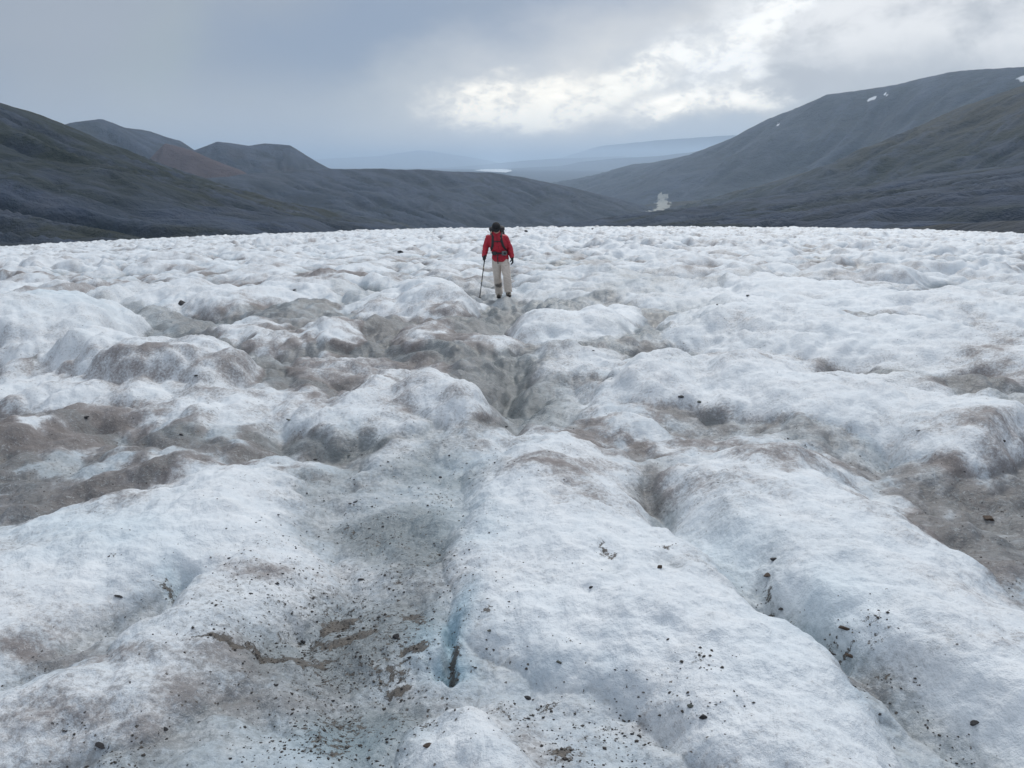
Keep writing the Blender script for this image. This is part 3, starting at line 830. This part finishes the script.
def build_person():
    ground, dist = hit(500, 298.5)
    print('HIKER', dist, ground)
    S = HIKER_SCALE
    def gz(lx, ly):      # ground level under a local point
        return float(glacier(np.array([ground.x + lx * S]), np.array([ground.y + ly * S]))[0] - ground.z) / S
    M = dict(
        skin=simple_mat('skin', (.48, .30, .22), .55, .12, 60),
        red=fabric('red_shell_fabric', (.42, .012, .030), .6),
        beige=fabric('beige_trouser_fabric', (.64, .56, .49), .9, 700, .14, ((-.03, .10, .31), .085, (.16, .145, .13, 1))),
        black=fabric('black_knit', (.016, .016, .018), .9),
        glove=fabric('black_glove_fabric', (.018, .018, .02), .8),
        boot=simple_mat('boot_leather', (.035, .030, .028), .6, .3, 30),
        sole=simple_mat('boot_rubber', (.02, .02, .02), .8, .2, 50),
        strap=fabric('dark_webbing', (.030, .030, .032), .7),
        pack=fabric('charcoal_pack_fabric', (.040, .040, .042), .75),
        grey=fabric('grey_pouch_fabric', (.14, .145, .15), .7),
        metal=simple_mat('crampon_steel', (.45, .45, .44), .35, .15, 80, 0, .9),
        shaft=simple_mat('pole_aluminium', (.02, .021, .024), .4, .2, 80, 0, .2),
        pale=simple_mat('pale_webbing', (.50, .42, .30), .8, .15, 80),
        lens=simple_mat('dark_eye', (.02, .015, .012), .2, .1, 50),
        hair=simple_mat('brown_hair', (.05, .03, .02), .7, .3, 300),
    )
    root = bpy.data.objects.new('person', None); COL.objects.link(root)
    root.location = ground; root.scale = (S * 1.07, S * 1.07, S)
    tag(root, 'hiker in red jacket and beige trousers walking towards the viewer with a trekking pole', 'person')
    fr = (-.02, .24); fl = (.18, -.13)                    # feet
    gr, gl = gz(*fr), gz(*fl)
    ankR = Vector((fr[0], fr[1], gr + .115)); ankL = Vector((fl[0], fl[1], gl + .095))
    kneeR = Vector((-.055, .03, .49)); kneeL = Vector((.150, -.13, .50))
    hipR = Vector((-.075, .005, .88)); hipL = Vector((.095, .005, .88))
    shR = Vector((-.215, -.045, 1.385)); shL = Vector((.095, -.045, 1.385))
    elR = Vector((-.295, .0, 1.14)); elL = Vector((.205, .01, 1.13))
    wrR = Vector((-.325, -.10, .945)); wrL = Vector((.262, -.045, .905))
    poleTip = Vector((-.43, -.19, gz(-.43, -.19) + .002))
    poleTop = Vector((-.300, -.205, 1.0))
    axis = (poleTop - poleTip).normalized()
    # grip centre on the pole axis nearest the fist
    gripc = poleTip + axis * ((.925 - poleTip.z) / axis.z)
    drR = (gripc - wrR); drR = (drR - axis * drR.dot(axis))
    inward = axis.cross(drR).normalized()
    if inward.x < 0: inward = -inward
    hR = (gripc - inward * .027) - wrR
    hR = hR.normalized()
    wrR2 = gripc - inward * .027 - hR * .075
    # ---- body
    bm = bmesh.new()
    loft(bm, [(.01, 0, .80, .12, .09), (.01, 0, .90, .15, .11), (-.0, -.01, 1.02, .135, .095), (-.02, -.02, 1.15, .14, .10),
              (-.045, -.035, 1.30, .16, .105), (-.06, -.045, 1.385, .155, .085), (-.062, -.055, 1.43, .09, .065), (-.064, -.07, 1.47, .056, .058), (-.066, -.09, 1.53, .052, .055)], 24)
    def limb(a, b_, c, r0, r1, r2, r3):
        loft(bm, [tuple(a) + (r0, r0), tuple(a.lerp(b_, .5)) + (r0 * .9, r0 * .93), tuple(b_) + (r1, r1), tuple(b_.lerp(c, .3)) + (r2, r2 * 1.05), tuple(c) + (r3, r3)], 16)
    limb(hipR, kneeR, ankR, .080, .055, .056, .036); limb(hipL, kneeL, ankL, .080, .055, .056, .036)
    for a in (ankR, ankL):
        loft(bm, [(a.x, a.y + .04, a.z - .05, .03, .03), (a.x, a.y, a.z - .045, .036, .04), (a.x, a.y - .09, a.z - .07, .04, .025), (a.x, a.y - .15, a.z - .078, .03, .015)], 14)
    limb(shR, elR, wrR2, .048, .036, .037, .024); limb(shL, elL, wrL, .048, .036, .037, .024)
    hand_shapes(bm, wrR2, hR, axis, inward, 1.05, .80, .9)
    dL = Vector((.10, -.28, -1)); hand_shapes(bm, wrL, dL, (-.25, -.95, .25), (-1, .2, 0), .38, .80, .4)
    # head, bowed and looking at the ice ahead
    HC = Vector((-.068, -.115, 1.575)); HR = Matrix.Rotation(R(32), 4, 'X') @ Matrix.Rotation(R(-4), 4, 'Y')
    def hp(x, y, z): return HC + (HR @ Vector((x, y, z)))
    def hl(rings, ref=(1, 0, 0)):
        loft(bm, [tuple(hp(x, y, z)) + (a, b_) for x, y, z, a, b_ in rings], 22, ref)
    hl([(0, -.045, -.118, .022, .022), (0, -.036, -.105, .042, .046), (0, -.022, -.075, .058, .072), (0, -.008, -.035, .067, .088), (0, 0, .0, .073, .095),
        (0, .004, .045, .075, .097), (0, .006, .08, .064, .082), (0, .006, .105, .035, .045)])
    tube(bm, [hp(0, -.092, .012), hp(0, -.108, -.018), hp(0, -.113, -.032), hp(0, -.096, -.042)], [.007, .010, .014, .008], 10)
    tube(bm, [hp(-.045, -.078, .022), hp(0, -.093, .024), hp(.045, -.078, .022)], [.008, .010, .008], 8, (0, 0, 1))
    tube(bm, [hp(-.022, -.088, -.064), hp(0, -.096, -.062), hp(.022, -.088, -.064)], [.005, .008, .005], 8, (0, 0, 1))
    for s in (-1, 1):
        ball(bm, hp(s * .074, .006, -.005), (.010, .018, .030), 2, HR)
    body = link('body', fuse(bm, .0065, 2), M['skin'], root)
    for s in (-1, 1):
        bm = bmesh.new(); ball(bm, hp(s * .031, -.081, .002), .0125, 2)
        link('eye', solid(bm), M['lens'], root)
    # ---- hat: knitted cap with a short stiff peak and ear flaps
    bm = bmesh.new()
    def hl2(rings):
        loft(bm, [tuple(hp(x, y, z)) + (a, b_) for x, y, z, a, b_ in rings], 24)
    hl2([(0, .012, -.01, .083, .100), (0, .008, .03, .088, .108), (0, .008, .07, .086, .104), (0, .010, .105, .070, .085), (0, .012, .128, .040, .05), (0, .012, .136, .012, .015)])
    for s in (-1, 1):
        loft(bm, [tuple(hp(s * .080, .01, .03)) + (.014, .05), tuple(hp(s * .083, .01, -.03)) + (.012, .042), tuple(hp(s * .076, .0, -.075)) + (.009, .022)], 12)
    hat = link('hat', fuse(bm, .007, 2, (.0022, 60, 50)), M['black'], root)
    bm = bmesh.new()
    loft(bm, [tuple(hp(0, -.06, .034)) + (.078, .012), tuple(hp(0, -.105, .030)) + (.075, .009), tuple(hp(0, -.14, .020)) + (.058, .007), tuple(hp(0, -.158, .013)) + (.030, .005)], 20)
    link('hat_peak', fuse(bm, .006, 2), M['black'], hat)
    for s in (-1, 1):
        bm = bmesh.new(); tube(bm, [hp(s * .07, .03, -.02), hp(s * .085, .0, -.09), hp(s * .088, -.03, -.15)], [.02, .018, .008], 10)
        link('hair', fuse(bm, .006, 2, (.002, 90, 20)), M['hair'], root)
    # ---- jacket
    bm = bmesh.new()
    loft(bm, [(.012, .0, .845, .165, .128), (.012, .0, .90, .176, .137), (.004, -.008, .99, .165, .125), (-.005, -.014, 1.045, .150, .114), (-.02, -.02, 1.14, .178, .138),
              (-.045, -.035, 1.28, .198, .142), (-.058, -.045, 1.365, .192, .122), (-.062, -.05, 1.42, .13, .092), (-.064, -.065, 1.462, .082, .082), (-.066, -.082, 1.50, .074, .078)], 28)
    def sleeve(a, b_, c):
        loft(bm, [tuple(a.lerp(b_, -.12)) + (.05, .055), tuple(a) + (.074, .078), tuple(a.lerp(b_, .45)) + (.070, .074), tuple(b_) + (.062, .066), tuple(b_.lerp(c, .45)) + (.058, .060), tuple(b_.lerp(c, .93)) + (.042, .043)], 18)
    sleeve(shR, elR, wrR2); sleeve(shL, elL, wrL)
    jacket = link('jacket', fuse(bm, .0085, 3, (.0065, 11, 26)), M['red'], root)
    bm = bmesh.new()
    tube(bm, [(-.060, -.172, 1.40), (-.048, -.176, 1.28), (-.02, -.158, 1.14)], .004, 8)
    link('zip', solid(bm), M['strap'], jacket)
    bm = bmesh.new()       # gathered hood lying on the collar
    loft(bm, [(-.145, -.075, 1.47, .02, .028), (-.13, -.02, 1.485, .035, .035), (-.065, .015, 1.49, .045, .04), (.0, -.02, 1.485, .035, .035), (.015, -.075, 1.47, .02, .028)], 14, (0, 0, 1))
    link('hood', fuse(bm, .008, 2, (.004, 22, 30)), M['red'], jacket)
    # ---- trousers
    bm = bmesh.new()
    loft(bm, [(.012, .0, .98, .135, .105), (.012, .004, .90, .152, .120), (.012, .006, .82, .150, .115), (.012, .006, .775, .11, .09)], 24)
    for a, k_, c in ((hipR, kneeR, ankR), (hipL, kneeL, ankL)):
        loft(bm, [tuple(a + Vector((0, 0, .02))) + (.090, .10), tuple(a.lerp(k_, .35)) + (.094, .102), tuple(a.lerp(k_, .75)) + (.084, .09), tuple(k_) + (.078, .084),
                  tuple(k_.lerp(c, .35)) + (.079, .085), tuple(k_.lerp(c, .75)) + (.078, .082), tuple(k_.lerp(c, 1.0)) + (.080, .088)], 20)
    tr = link('trousers', fuse(bm, .0085, 3, (.0065, 9, 22)), M['beige'], root)
    # ---- gloves
    bm = bmesh.new(); hand_shapes(bm, wrR2, hR, axis, inward, 1.05, 1.12, .9)
    tube(bm, [wrR2 - hR * .0, wrR2 + (elR - wrR2).normalized() * .05], [.036, .041], 14)
    link('glove', fuse(bm, .0048, 1), M['glove'], root)
    bm = bmesh.new(); hand_shapes(bm, wrL, dL, (-.25, -.95, .25), (-1, .2, 0), .38, 1.12, .4)
    tube(bm, [wrL, wrL + (elL - wrL).normalized() * .05], [.036, .041], 14)
    link('glove', fuse(bm, .0048, 1), M['glove'], root)
    # ---- boots with crampons
    for a, toe in ((ankR, -.06), (ankL, .10)):
        gg = a.z - .095
        bm = bmesh.new()
        loft(bm, [(a.x, a.y + .005, a.z + .06, .052, .058), (a.x, a.y, a.z + .01, .050, .058), (a.x, a.y + .0, a.z - .03, .046, .066), (a.x, a.y - .01, gg + .03, .045, .085)], 18)
        loft(bm, [(a.x, a.y + .085, gg + .045, .032, .026), (a.x, a.y + .05, gg + .055, .043, .038), (a.x + toe * .05, a.y - .05, gg + .058, .047, .040), (a.x + toe * .12, a.y - .12, gg + .046, .050, .030), (a.x + toe * .2, a.y - .175, gg + .038, .036, .020)], 18)
        boot = link('boot', fuse(bm, .0065, 2), M['boot'], root)
        bm = bmesh.new()
        rings = [(.092, .028), (.05, .040), (-.05, .043), (-.12, .049), (-.165, .042), (-.188, .020)]
        loft(bm, [(a.x + toe * (-min(y, 0)) * 1.1, a.y + y, gg + .018, w, .011) for y, w in rings], 16)
        link('sole', solid(bm), M['sole'], boot)
        bm = bmesh.new()
        tube(bm, [(a.x - .050, a.y + .02, gg + .03), (a.x - .048, a.y - .03, gg + .085), (a.x + .0, a.y - .06, gg + .103), (a.x + .048, a.y - .03, gg + .085), (a.x + .050, a.y + .02, gg + .03)], .006, 8)
        link('crampon_strap', solid(bm), M['pale'], boot); bm = bmesh.new()
        tube(bm, [(a.x + toe * .1 - .052, a.y - .10, gg + .03), (a.x + toe * .1 - .03, a.y - .118, gg + .078), (a.x + toe * .1 + .03, a.y - .118, gg + .078), (a.x + toe * .1 + .052, a.y - .10, gg + .03)], .006, 8)
        link('crampon_strap', solid(bm), M['pale'], boot)
        bm = bmesh.new()
        for s in (-1, 1):
            for y in (.07, .03, -.07, -.12):
                bmesh.ops.create_cone(bm, segments=6, radius1=.001, radius2=.007, depth=.03, matrix=Matrix.Translation((a.x + s * .036 + toe * .1, a.y + y, gg - .004)))
            tube(bm, [(a.x + s * .044, a.y + .08, gg + .013), (a.x + s * .047 + toe * .05, a.y - .05, gg + .013), (a.x + s * .050 + toe * .14, a.y - .13, gg + .013)], .004, 6)
        link('crampon', solid(bm), M['metal'], boot)
    # ---- trekking pole (its own thing)
    pole = bpy.data.objects.new('trekking_pole', None); COL.objects.link(pole)
    pole.location = ground; pole.scale = (S * 1.07, S * 1.07, S)
    tag(pole, 'dark slim trekking pole with black grip held in the hiker\'s gloved hand, tip on ice', 'trekking pole')
    bm = bmesh.new()
    L = (poleTop - poleTip).length
    at = lambda f: poleTip + axis * (L * f)
    tube(bm, [at(.03), at(.42)], [.0085, .009], 12)
    tube(bm, [at(.42), at(.72)], [.0100, .0102], 12)
    tube(bm, [at(.72), at(.90)], [.0112, .0115], 12)
    sh = link('shaft', solid(bm), M['shaft'], pole)
    for f in (.42, .72):
        bm = bmesh.new(); tube(bm, [at(f - .012), at(f), at(f + .018)], [.012, .0145, .013], 12)
        link('clamp', solid(bm), M['pale'], sh)
    bm = bmesh.new()
    tube(bm, [at(.845), at(.87), at(.89), at(.91), at(.935), at(.965), at(.99), at(1.0)], [.011, .0145, .0125, .0145, .0135, .017, .019, .012], 14)
    link('grip', solid(bm), M['glove'], pole)
    bm = bmesh.new()
    g = at(.975)
    tube(bm, [g, g + Vector((-.03, .03, -.03)), g + Vector((-.045, .06, -.08)), g + Vector((-.02, .05, -.12)), g + Vector((.0, .01, -.03))], .0035, 6)
    link('wrist_strap', solid(bm), M['strap'], pole)
    bm = bmesh.new()
    tube(bm, [at(.045), at(.05), at(.056), at(.06)], [.012, .034, .036, .010], 20)
    link('basket', solid(bm), M['glove'], pole)
    bm = bmesh.new()
    tube(bm, [poleTip - axis * .004, at(.012), at(.03)], [.0015, .0045, .0062], 10)
    link('tip', solid(bm), M['metal'], pole)
    # ---- backpack
    bp = bpy.data.objects.new('backpack', None); COL.objects.link(bp)
    bp.location = ground; bp.scale = (S * 1.07, S * 1.07, S)
    tag(bp, 'charcoal backpack with dark straps and hip belt worn by the hiker in red', 'backpack')
    bm = bmesh.new()
    loft(bm, [(.0, .20, .90, .10, .07), (.0, .205, .94, .135, .095), (-.015, .20, 1.10, .150, .11), (-.04, .185, 1.30, .158, .115), (-.055, .175, 1.45, .150, .105), (-.06, .17, 1.52, .13, .09)], 24)
    bag = link('bag', fuse(bm, .010, 3, (.006, 12, 14)), M['pack'], bp)
    bm = bmesh.new()
    loft(bm, [(-.06, .16, 1.50, .150, .11), (-.062, .155, 1.535, .165, .125), (-.064, .15, 1.575, .160, .12), (-.066, .15, 1.60, .12, .085)], 24)
    link('lid', fuse(bm, .009, 3, (.005, 16, 20)), M['pack'], bp)
    def flat(pts, w, d, name, mat, par):
        b2 = bmesh.new()
        loft(b2, [tuple(p) + (w, d) for p in pts], 10, (1, 0, 0))
        return link(name, solid(b2), mat, par)
    flat([(-.165, .10, 1.42), (-.160, .03, 1.468), (-.150, -.06, 1.462), (-.142, -.135, 1.40), (-.142, -.172, 1.31), (-.150, -.165, 1.20), (-.165, -.11, 1.12), (-.17, -.02, 1.07)], .026, .009, 'shoulder_strap', M['strap'], bp)
    flat([(.045, .10, 1.42), (.040, .03, 1.468), (.030, -.06, 1.462), (.026, -.135, 1.40), (.038, -.172, 1.31), (.070, -.165, 1.20), (.115, -.12, 1.12), (.145, -.02, 1.07)], .026, .009, 'shoulder_strap', M['strap'], bp)
    bm = bmesh.new(); loft(bm, [(-.142, -.180, 1.30, .010, .005), (-.05, -.190, 1.295, .010, .005), (.042, -.180, 1.30, .010, .005)], 8, (0, 0, 1))
    link('chest_strap', solid(bm), M['strap'], bp)
    bm = bmesh.new()
    th_ = [R(a) for a in range(200, 341, 14)]
    def belt(cz, ax, ay, cx=-.002, cy=-.012): return [(cx + ax * math.cos(a), cy + ay * math.sin(a), cz + .012 * math.sin(a)) for a in th_]
    loft(bm, [p + (.030 if abs(i - 5) > 1 else .017, .010) for i, p in enumerate(belt(1.045, .172, .135))], 10, (0, 0, 1))
    hb = link('hip_belt', solid(bm), M['strap'], bp)
    bm = bmesh.new(); box(bm, (0, -.158, 1.034), (.052, .014, .034)); link('buckle', solid(bm, .004), M['sole'], hb)
    bm = bmesh.new(); loft(bm, [(-.035, -.160, 1.02, .010, .003), (-.045, -.172, .93, .010, .003), (-.040, -.150, .85, .010, .003), (-.035, -.148, .80, .010, .003)], 8)
    link('belt_tail', solid(bm), M['strap'], hb)
    bm = bmesh.new(); box(bm, (.092, -.150, 1.035), (.10, .055, .095), Matrix.Rotation(R(22), 4, 'Z')); link('pouch', solid(bm, .016), M['grey'], bp)
    bm = bmesh.new(); box(bm, (-.112, -.135, 1.03), (.085, .05, .08), Matrix.Rotation(R(-28), 4, 'Z')); link('pouch', solid(bm, .014), M['pack'], bp)
    bm = bmesh.new(); tube(bm, [(.105, -.172, 1.035), (.108, -.184, 1.035)], [.026, .024], 16); link('pouch_badge', solid(bm), M['sole'], bp)
    bm = bmesh.new(); tube(bm, [(-.155, .06, 1.50), (-.168, .0, 1.475), (-.172, -.03, 1.455)], [.016, .017, .012], 10); link('pale_strap', solid(bm), M['pale'], bp)
    bm = bmesh.new(); tube(bm, [(.165, .19, .97), (.165, .19, 1.14), (.165, .19, 1.17), (.165, .19, 1.20)], [.036, .036, .02, .02], 16); link('bottle', solid(bm), M['grey'], bp)
HIKER_SCALE = 1.0
build_person()

# ------------------------------------------------------------------ stones
def rock_mesh(seed, sub=3, flat=.55, cuts=9):
    r_ = random.Random(seed)
    bm = bmesh.new(); bmesh.ops.create_icosphere(bm, subdivisions=sub, radius=1)
    planes = []
    for _ in range(cuts):
        n = Vector((r_.gauss(0, 1), r_.gauss(0, 1), r_.gauss(0, 1))).normalized()
        planes.append((n, r_.uniform(.25, .75)))
    off = Vector((r_.random() * 50, r_.random() * 50, 0))
    for v in bm.verts:
        for n, d in planes:
            e = v.co.dot(n) - d
            if e > 0: v.co -= n * e * .93
        v.co *= 1 + .10 * mnoise.noise(v.co * 2.2 + off) + .04 * mnoise.noise(v.co * 6 + off)
        v.co.z *= flat
    me = bpy.data.meshes.new('rock'); bm.to_mesh(me); bm.free()
    for p in me.polygons: p.use_smooth = False
    return me

ROCK = simple_mat('dark_schist', (.030, .030, .034), .75, .45, 60, .004)
RUST = simple_mat('rusty_stone', (.085, .060, .045), .85, .4, 60, .004)
GREYR = simple_mat('grey_green_stone', (.10, .11, .10), .85, .35, 60, .004)
STONES = [  # px, py, width px, flatness, material, label
    (182, 305, 15, .62, ROCK, 'largest dark angular rock, resting on ice behind the bright domes at left'),
    (400, 252, 9, .55, ROCK, 'small black rock on the far ice left of the hiker'),
    (526, 232, 6, .55, ROCK, 'tiny black rock near the glacier skyline just right of the hiker\'s head'),
    (294, 290, 6, .4, ROCK, 'low dark rock on the ice midway between the left domes and the hiker'),
    (304, 643, 10, .45, ROCK, 'flat black stone beside the brown silt patches in the foreground'),
    (118, 596, 12, .22, ROCK, 'thin dark flake lying on the white mound at lower left'),
    (490, 631, 14, .28, GREYR, 'flat grey-brown flake just right of the blue slot'),
    (527, 698, 13, .6, ROCK, 'lumpy black stone on the speckled ice at bottom centre'),
    (703, 717, 12, .55, ROCK, 'black pebble at the foot of the big right-hand ice ridge'),
    (975, 724, 11, .5, ROCK, 'black pebble in the trough near the lower right corner'),
    (987, 518, 19, .35, RUST, 'low rusty stone on the brown dusty ice at right edge'),
    (880, 715, 6, .6, ROCK, 'tiny black pebble in the trough left of the lower right corner pebble'),
    (100, 745, 18, .25, ROCK, 'long dark sliver of stone near the bottom left corner'),
    (397, 637, 10, .75, ROCK, 'round black pebble among the silt patches beside the blue slot'),
    (230, 558, 9, .2, ROCK, 'slim dark flake on top of the left mound\'s right shoulder'),
    (361, 580, 8, .35, ROCK, 'small dark chip on the pale ice above the silt patches'),
    (428, 746, 13, .35, RUST, 'brown elongated stone on the white hump at bottom centre left'),
    (277, 685, 7, .4, ROCK, 'small black chip below the left end of the silt band'),
    (164, 729, 11, .25, ROCK, 'dark flake on the dusty ice at lower left'),
    (230, 759, 7, .5, ROCK, 'dark pebble at the very bottom edge left of the silty hollow'),
    (638, 736, 6, .5, ROCK, 'left one of two close black pebbles at bottom centre right'),
    (648, 744, 6, .5, ROCK, 'right one of two close black pebbles at bottom centre right'),
    (670, 693, 8, .4, ROCK, 'dark chip above the pebble at the foot of the right ridge'),
    (691, 706, 9, .4, GREYR, 'grey chip touching the speckled strip beside the right ridge'),
    (560, 663, 12, .25, GREYR, 'thin grey flake on white ice right of the lumpy black stone'),
    (196, 376, 6, .5, ROCK, 'dark speck of rock on the grey hummocks left of centre'),
    (85, 418, 8, .35, ROCK, 'dark chip above the left brown dust band'),
    (182, 435, 6, .5, ROCK, 'dark pebble on the upper rim of the left brown dust band'),
    (289, 420, 10, .35, GREYR, 'flat grey stone on the hummocky ice left of the white cone'),
    (594, 351, 5, .5, ROCK, 'small dark pebble in the grey channel behind the right-centre dome'),
    (717, 305, 5, .5, ROCK, 'dark pebble between white mounds right of the hiker'),
    (747, 296, 5, .5, ROCK, 'dark pebble further up right of the hiker beyond the grey channel'),
    (919, 431, 7, .3, ROCK, 'dark sliver on the lower edge of the long right-hand mound'),
    (1004, 441, 6, .5, ROCK, 'dark pebble at the right edge above the brown dust field'),
    (774, 560, 10, .45, ROCK, 'uppermost dark stone wedged in the silt pocket of the right trough'),
    (768, 575, 13, .4, RUST, 'brown stone wedged in the upper silt pocket of the right trough'),
    (846, 629, 15, .5, RUST, 'brown angular stone in the lower silt pocket of the right trough'),
    (832, 654, 17, .2, ROCK, 'left long dark flake below the lower silt pocket of the right trough'),
    (852, 657, 18, .2, RUST, 'right long dark flake below the lower silt pocket of the right trough'),
    (781, 609, 8, .35, ROCK, 'dark chip between the two silt pockets of the right trough'),
    (660, 568, 10, .5, RUST, 'brown stone melted into a small pit on the central mound'),
    (591, 588, 8, .5, ROCK, 'dark stone with grit on the central mound left of the pit'),
    (680, 397, 10, .4, ROCK, 'dark stone in the notch below the right-centre dome'),
    (700, 402, 7, .4, GREYR, 'grey stone right beside the notch below the right-centre dome'),
    (506, 427, 5, .4, ROCK, 'dark chip at the mouth of the grey-green wet channel'),
    (495, 463, 5, .5, ROCK, 'dark chip on the rim of the central mound\'s left shoulder'),
    (560, 227, 4, .5, ROCK, 'faint dark rock on the glacier skyline right of the hiker'),
    (592, 229, 4, .5, ROCK, 'second faint dark rock on the glacier skyline right of the hiker'),
]
def place_stone(px, py, wpx, flat, mat, label, seed, group=None, me=None):
    p, d = hit(px, py)
    w = wpx * (d * 1.02) / F / 2
    if me is None:
        me = rock_mesh(seed, 3 if wpx > 7 else 2, flat); me.name = 'stone'; me.materials.append(mat)
    o = bpy.data.objects.new('stone', me); COL.objects.link(o)
    o.scale = (w, w * (rng.uniform(.32, .45) if flat <= .3 else rng.uniform(.5, .85)), w * .85); o.rotation_euler = (rng.uniform(-.15, .15), rng.uniform(-.15, .15), rng.uniform(-.6, .6))
    o.location = p + Vector((0, 0, w * flat * .12))
    tag(o, label, 'stone', group)
    return o
for i, (px, py, w, fl_, mt, lb) in enumerate(STONES):
    place_stone(px, py, w, fl_, mt, lb, 100 + i)
chips = []
for k in range(6):
    m_ = rock_mesh(300 + k, 2, .4, 7); m_.name = 'stone_chip'; m_.materials.append(ROCK if k % 3 else GREYR); chips.append(m_)
k = 0
while k < 110:
    px = rng.gauss(370, 62); py = rng.uniform(455, 762)
    if rng.random() < .25: px, py = rng.gauss(590, 45), rng.gauss(735, 16)
    if py > 766: continue
    if not 200 < px < 760: continue
    o = place_stone(px, py, rng.choice([3, 3, 4, 4, 5, 6]), .4, None, 'small dark stone chip lying on the speckled grey ice of the foreground hollow', 0, 'small stone chips in the foreground hollow', chips[k % 6])
    o.name = 'stone_chip'
    k += 1

def build_grit():
    # uncountable dark grit sprinkled on the silty ice
    rs = np.random.RandomState(5)
    N = 90000
    px = rs.uniform(-60, 1084, N); py = rs.uniform(400, 800, N)
    b_ = 384 - py; a_ = px - 512
    vy = F * CP + b_ * SP; vz = -F * SP + b_ * CP; h = np.hypot(a_, vy)
    tan = -vz / h
    r = EYE / (tan - .070); X = a_ / h * r; Y = vy / h * r
    z, br, we, si, bl, cr = glacier(X, Y, True)
    clump = fbm(X * 3.2, Y * 2.2, 4, 120)
    pr = np.clip(-.02 + .75 * np.clip(we - .22, 0, 1) * 1.3 * (.30 + 2.4 * clump) + .15 * br * clump + .9 * si, 0, 1) * np.clip(2.2 - r / 5, 0, 1)
    keep = rs.rand(N) < pr * .44
    X, Y, z = X[keep], Y[keep], z[keep]
    n = len(X); print('grit', n)
    s = np.abs(rs.gamma(1.6, .0016, n)) + .0012
    s = np.minimum(s, .010)
    base = np.array([[1, 0, 0], [0, 1, 0], [-1, 0, 0], [0, -1, 0], [.1, .1, .7], [0, 0, -.7]])
    an = rs.rand(n) * 6.28; ca, sa = np.cos(an), np.sin(an); el = rs.uniform(.5, 1.0, n)
    jit = rs.uniform(.6, 1.3, (n, 6, 1))
    V = base[None] * jit
    V[:, :, 1] *= el[:, None]
    vx = V[:, :, 0] * ca[:, None] - V[:, :, 1] * sa[:, None]; vy2 = V[:, :, 0] * sa[:, None] + V[:, :, 1] * ca[:, None]
    co = np.stack([vx * s[:, None] + X[:, None], vy2 * s[:, None] + Y[:, None], V[:, :, 2] * s[:, None] * .8 + (z + s * .2)[:, None]], -1)
    tri = np.array([[0, 1, 4], [1, 2, 4], [2, 3, 4], [3, 0, 4], [1, 0, 5], [2, 1, 5], [3, 2, 5], [0, 3, 5]])
    T = (tri[None] + (np.arange(n) * 6)[:, None, None]).reshape(-1, 3).astype(np.int32)
    me = bpy.data.meshes.new('grit')
    me.vertices.add(n * 6); me.vertices.foreach_set('co', co.astype(np.float32).ravel())
    me.loops.add(len(T) * 3); me.loops.foreach_set('vertex_index', T.ravel())
    me.polygons.add(len(T)); me.polygons.foreach_set('loop_start', np.arange(0, len(T) * 3, 3, dtype=np.int32))
    me.polygons.foreach_set('loop_total', np.full(len(T), 3, dtype=np.int32))
    me.update(calc_edges=True); me.materials.append(simple_mat('grit_stone', (.055, .050, .046), .9, .5, 300))
    o = bpy.data.objects.new('grit', me); COL.objects.link(o)
    tag(o, 'fine dark grit sprinkled over the wet grey ice of the foreground', 'grit', kind='stuff')
build_grit()


# ------------------------------------------------------------------ render settings
scene.view_settings.view_transform = 'Standard'; scene.view_settings.look = 'None'
scene.view_settings.exposure = 0.0; scene.view_settings.gamma = 1.0
scene.cycles.use_denoising = True
scene.cycles.volume_bounces = 1
scene.cycles.max_bounces = 5
scene.cycles.diffuse_bounces = 2
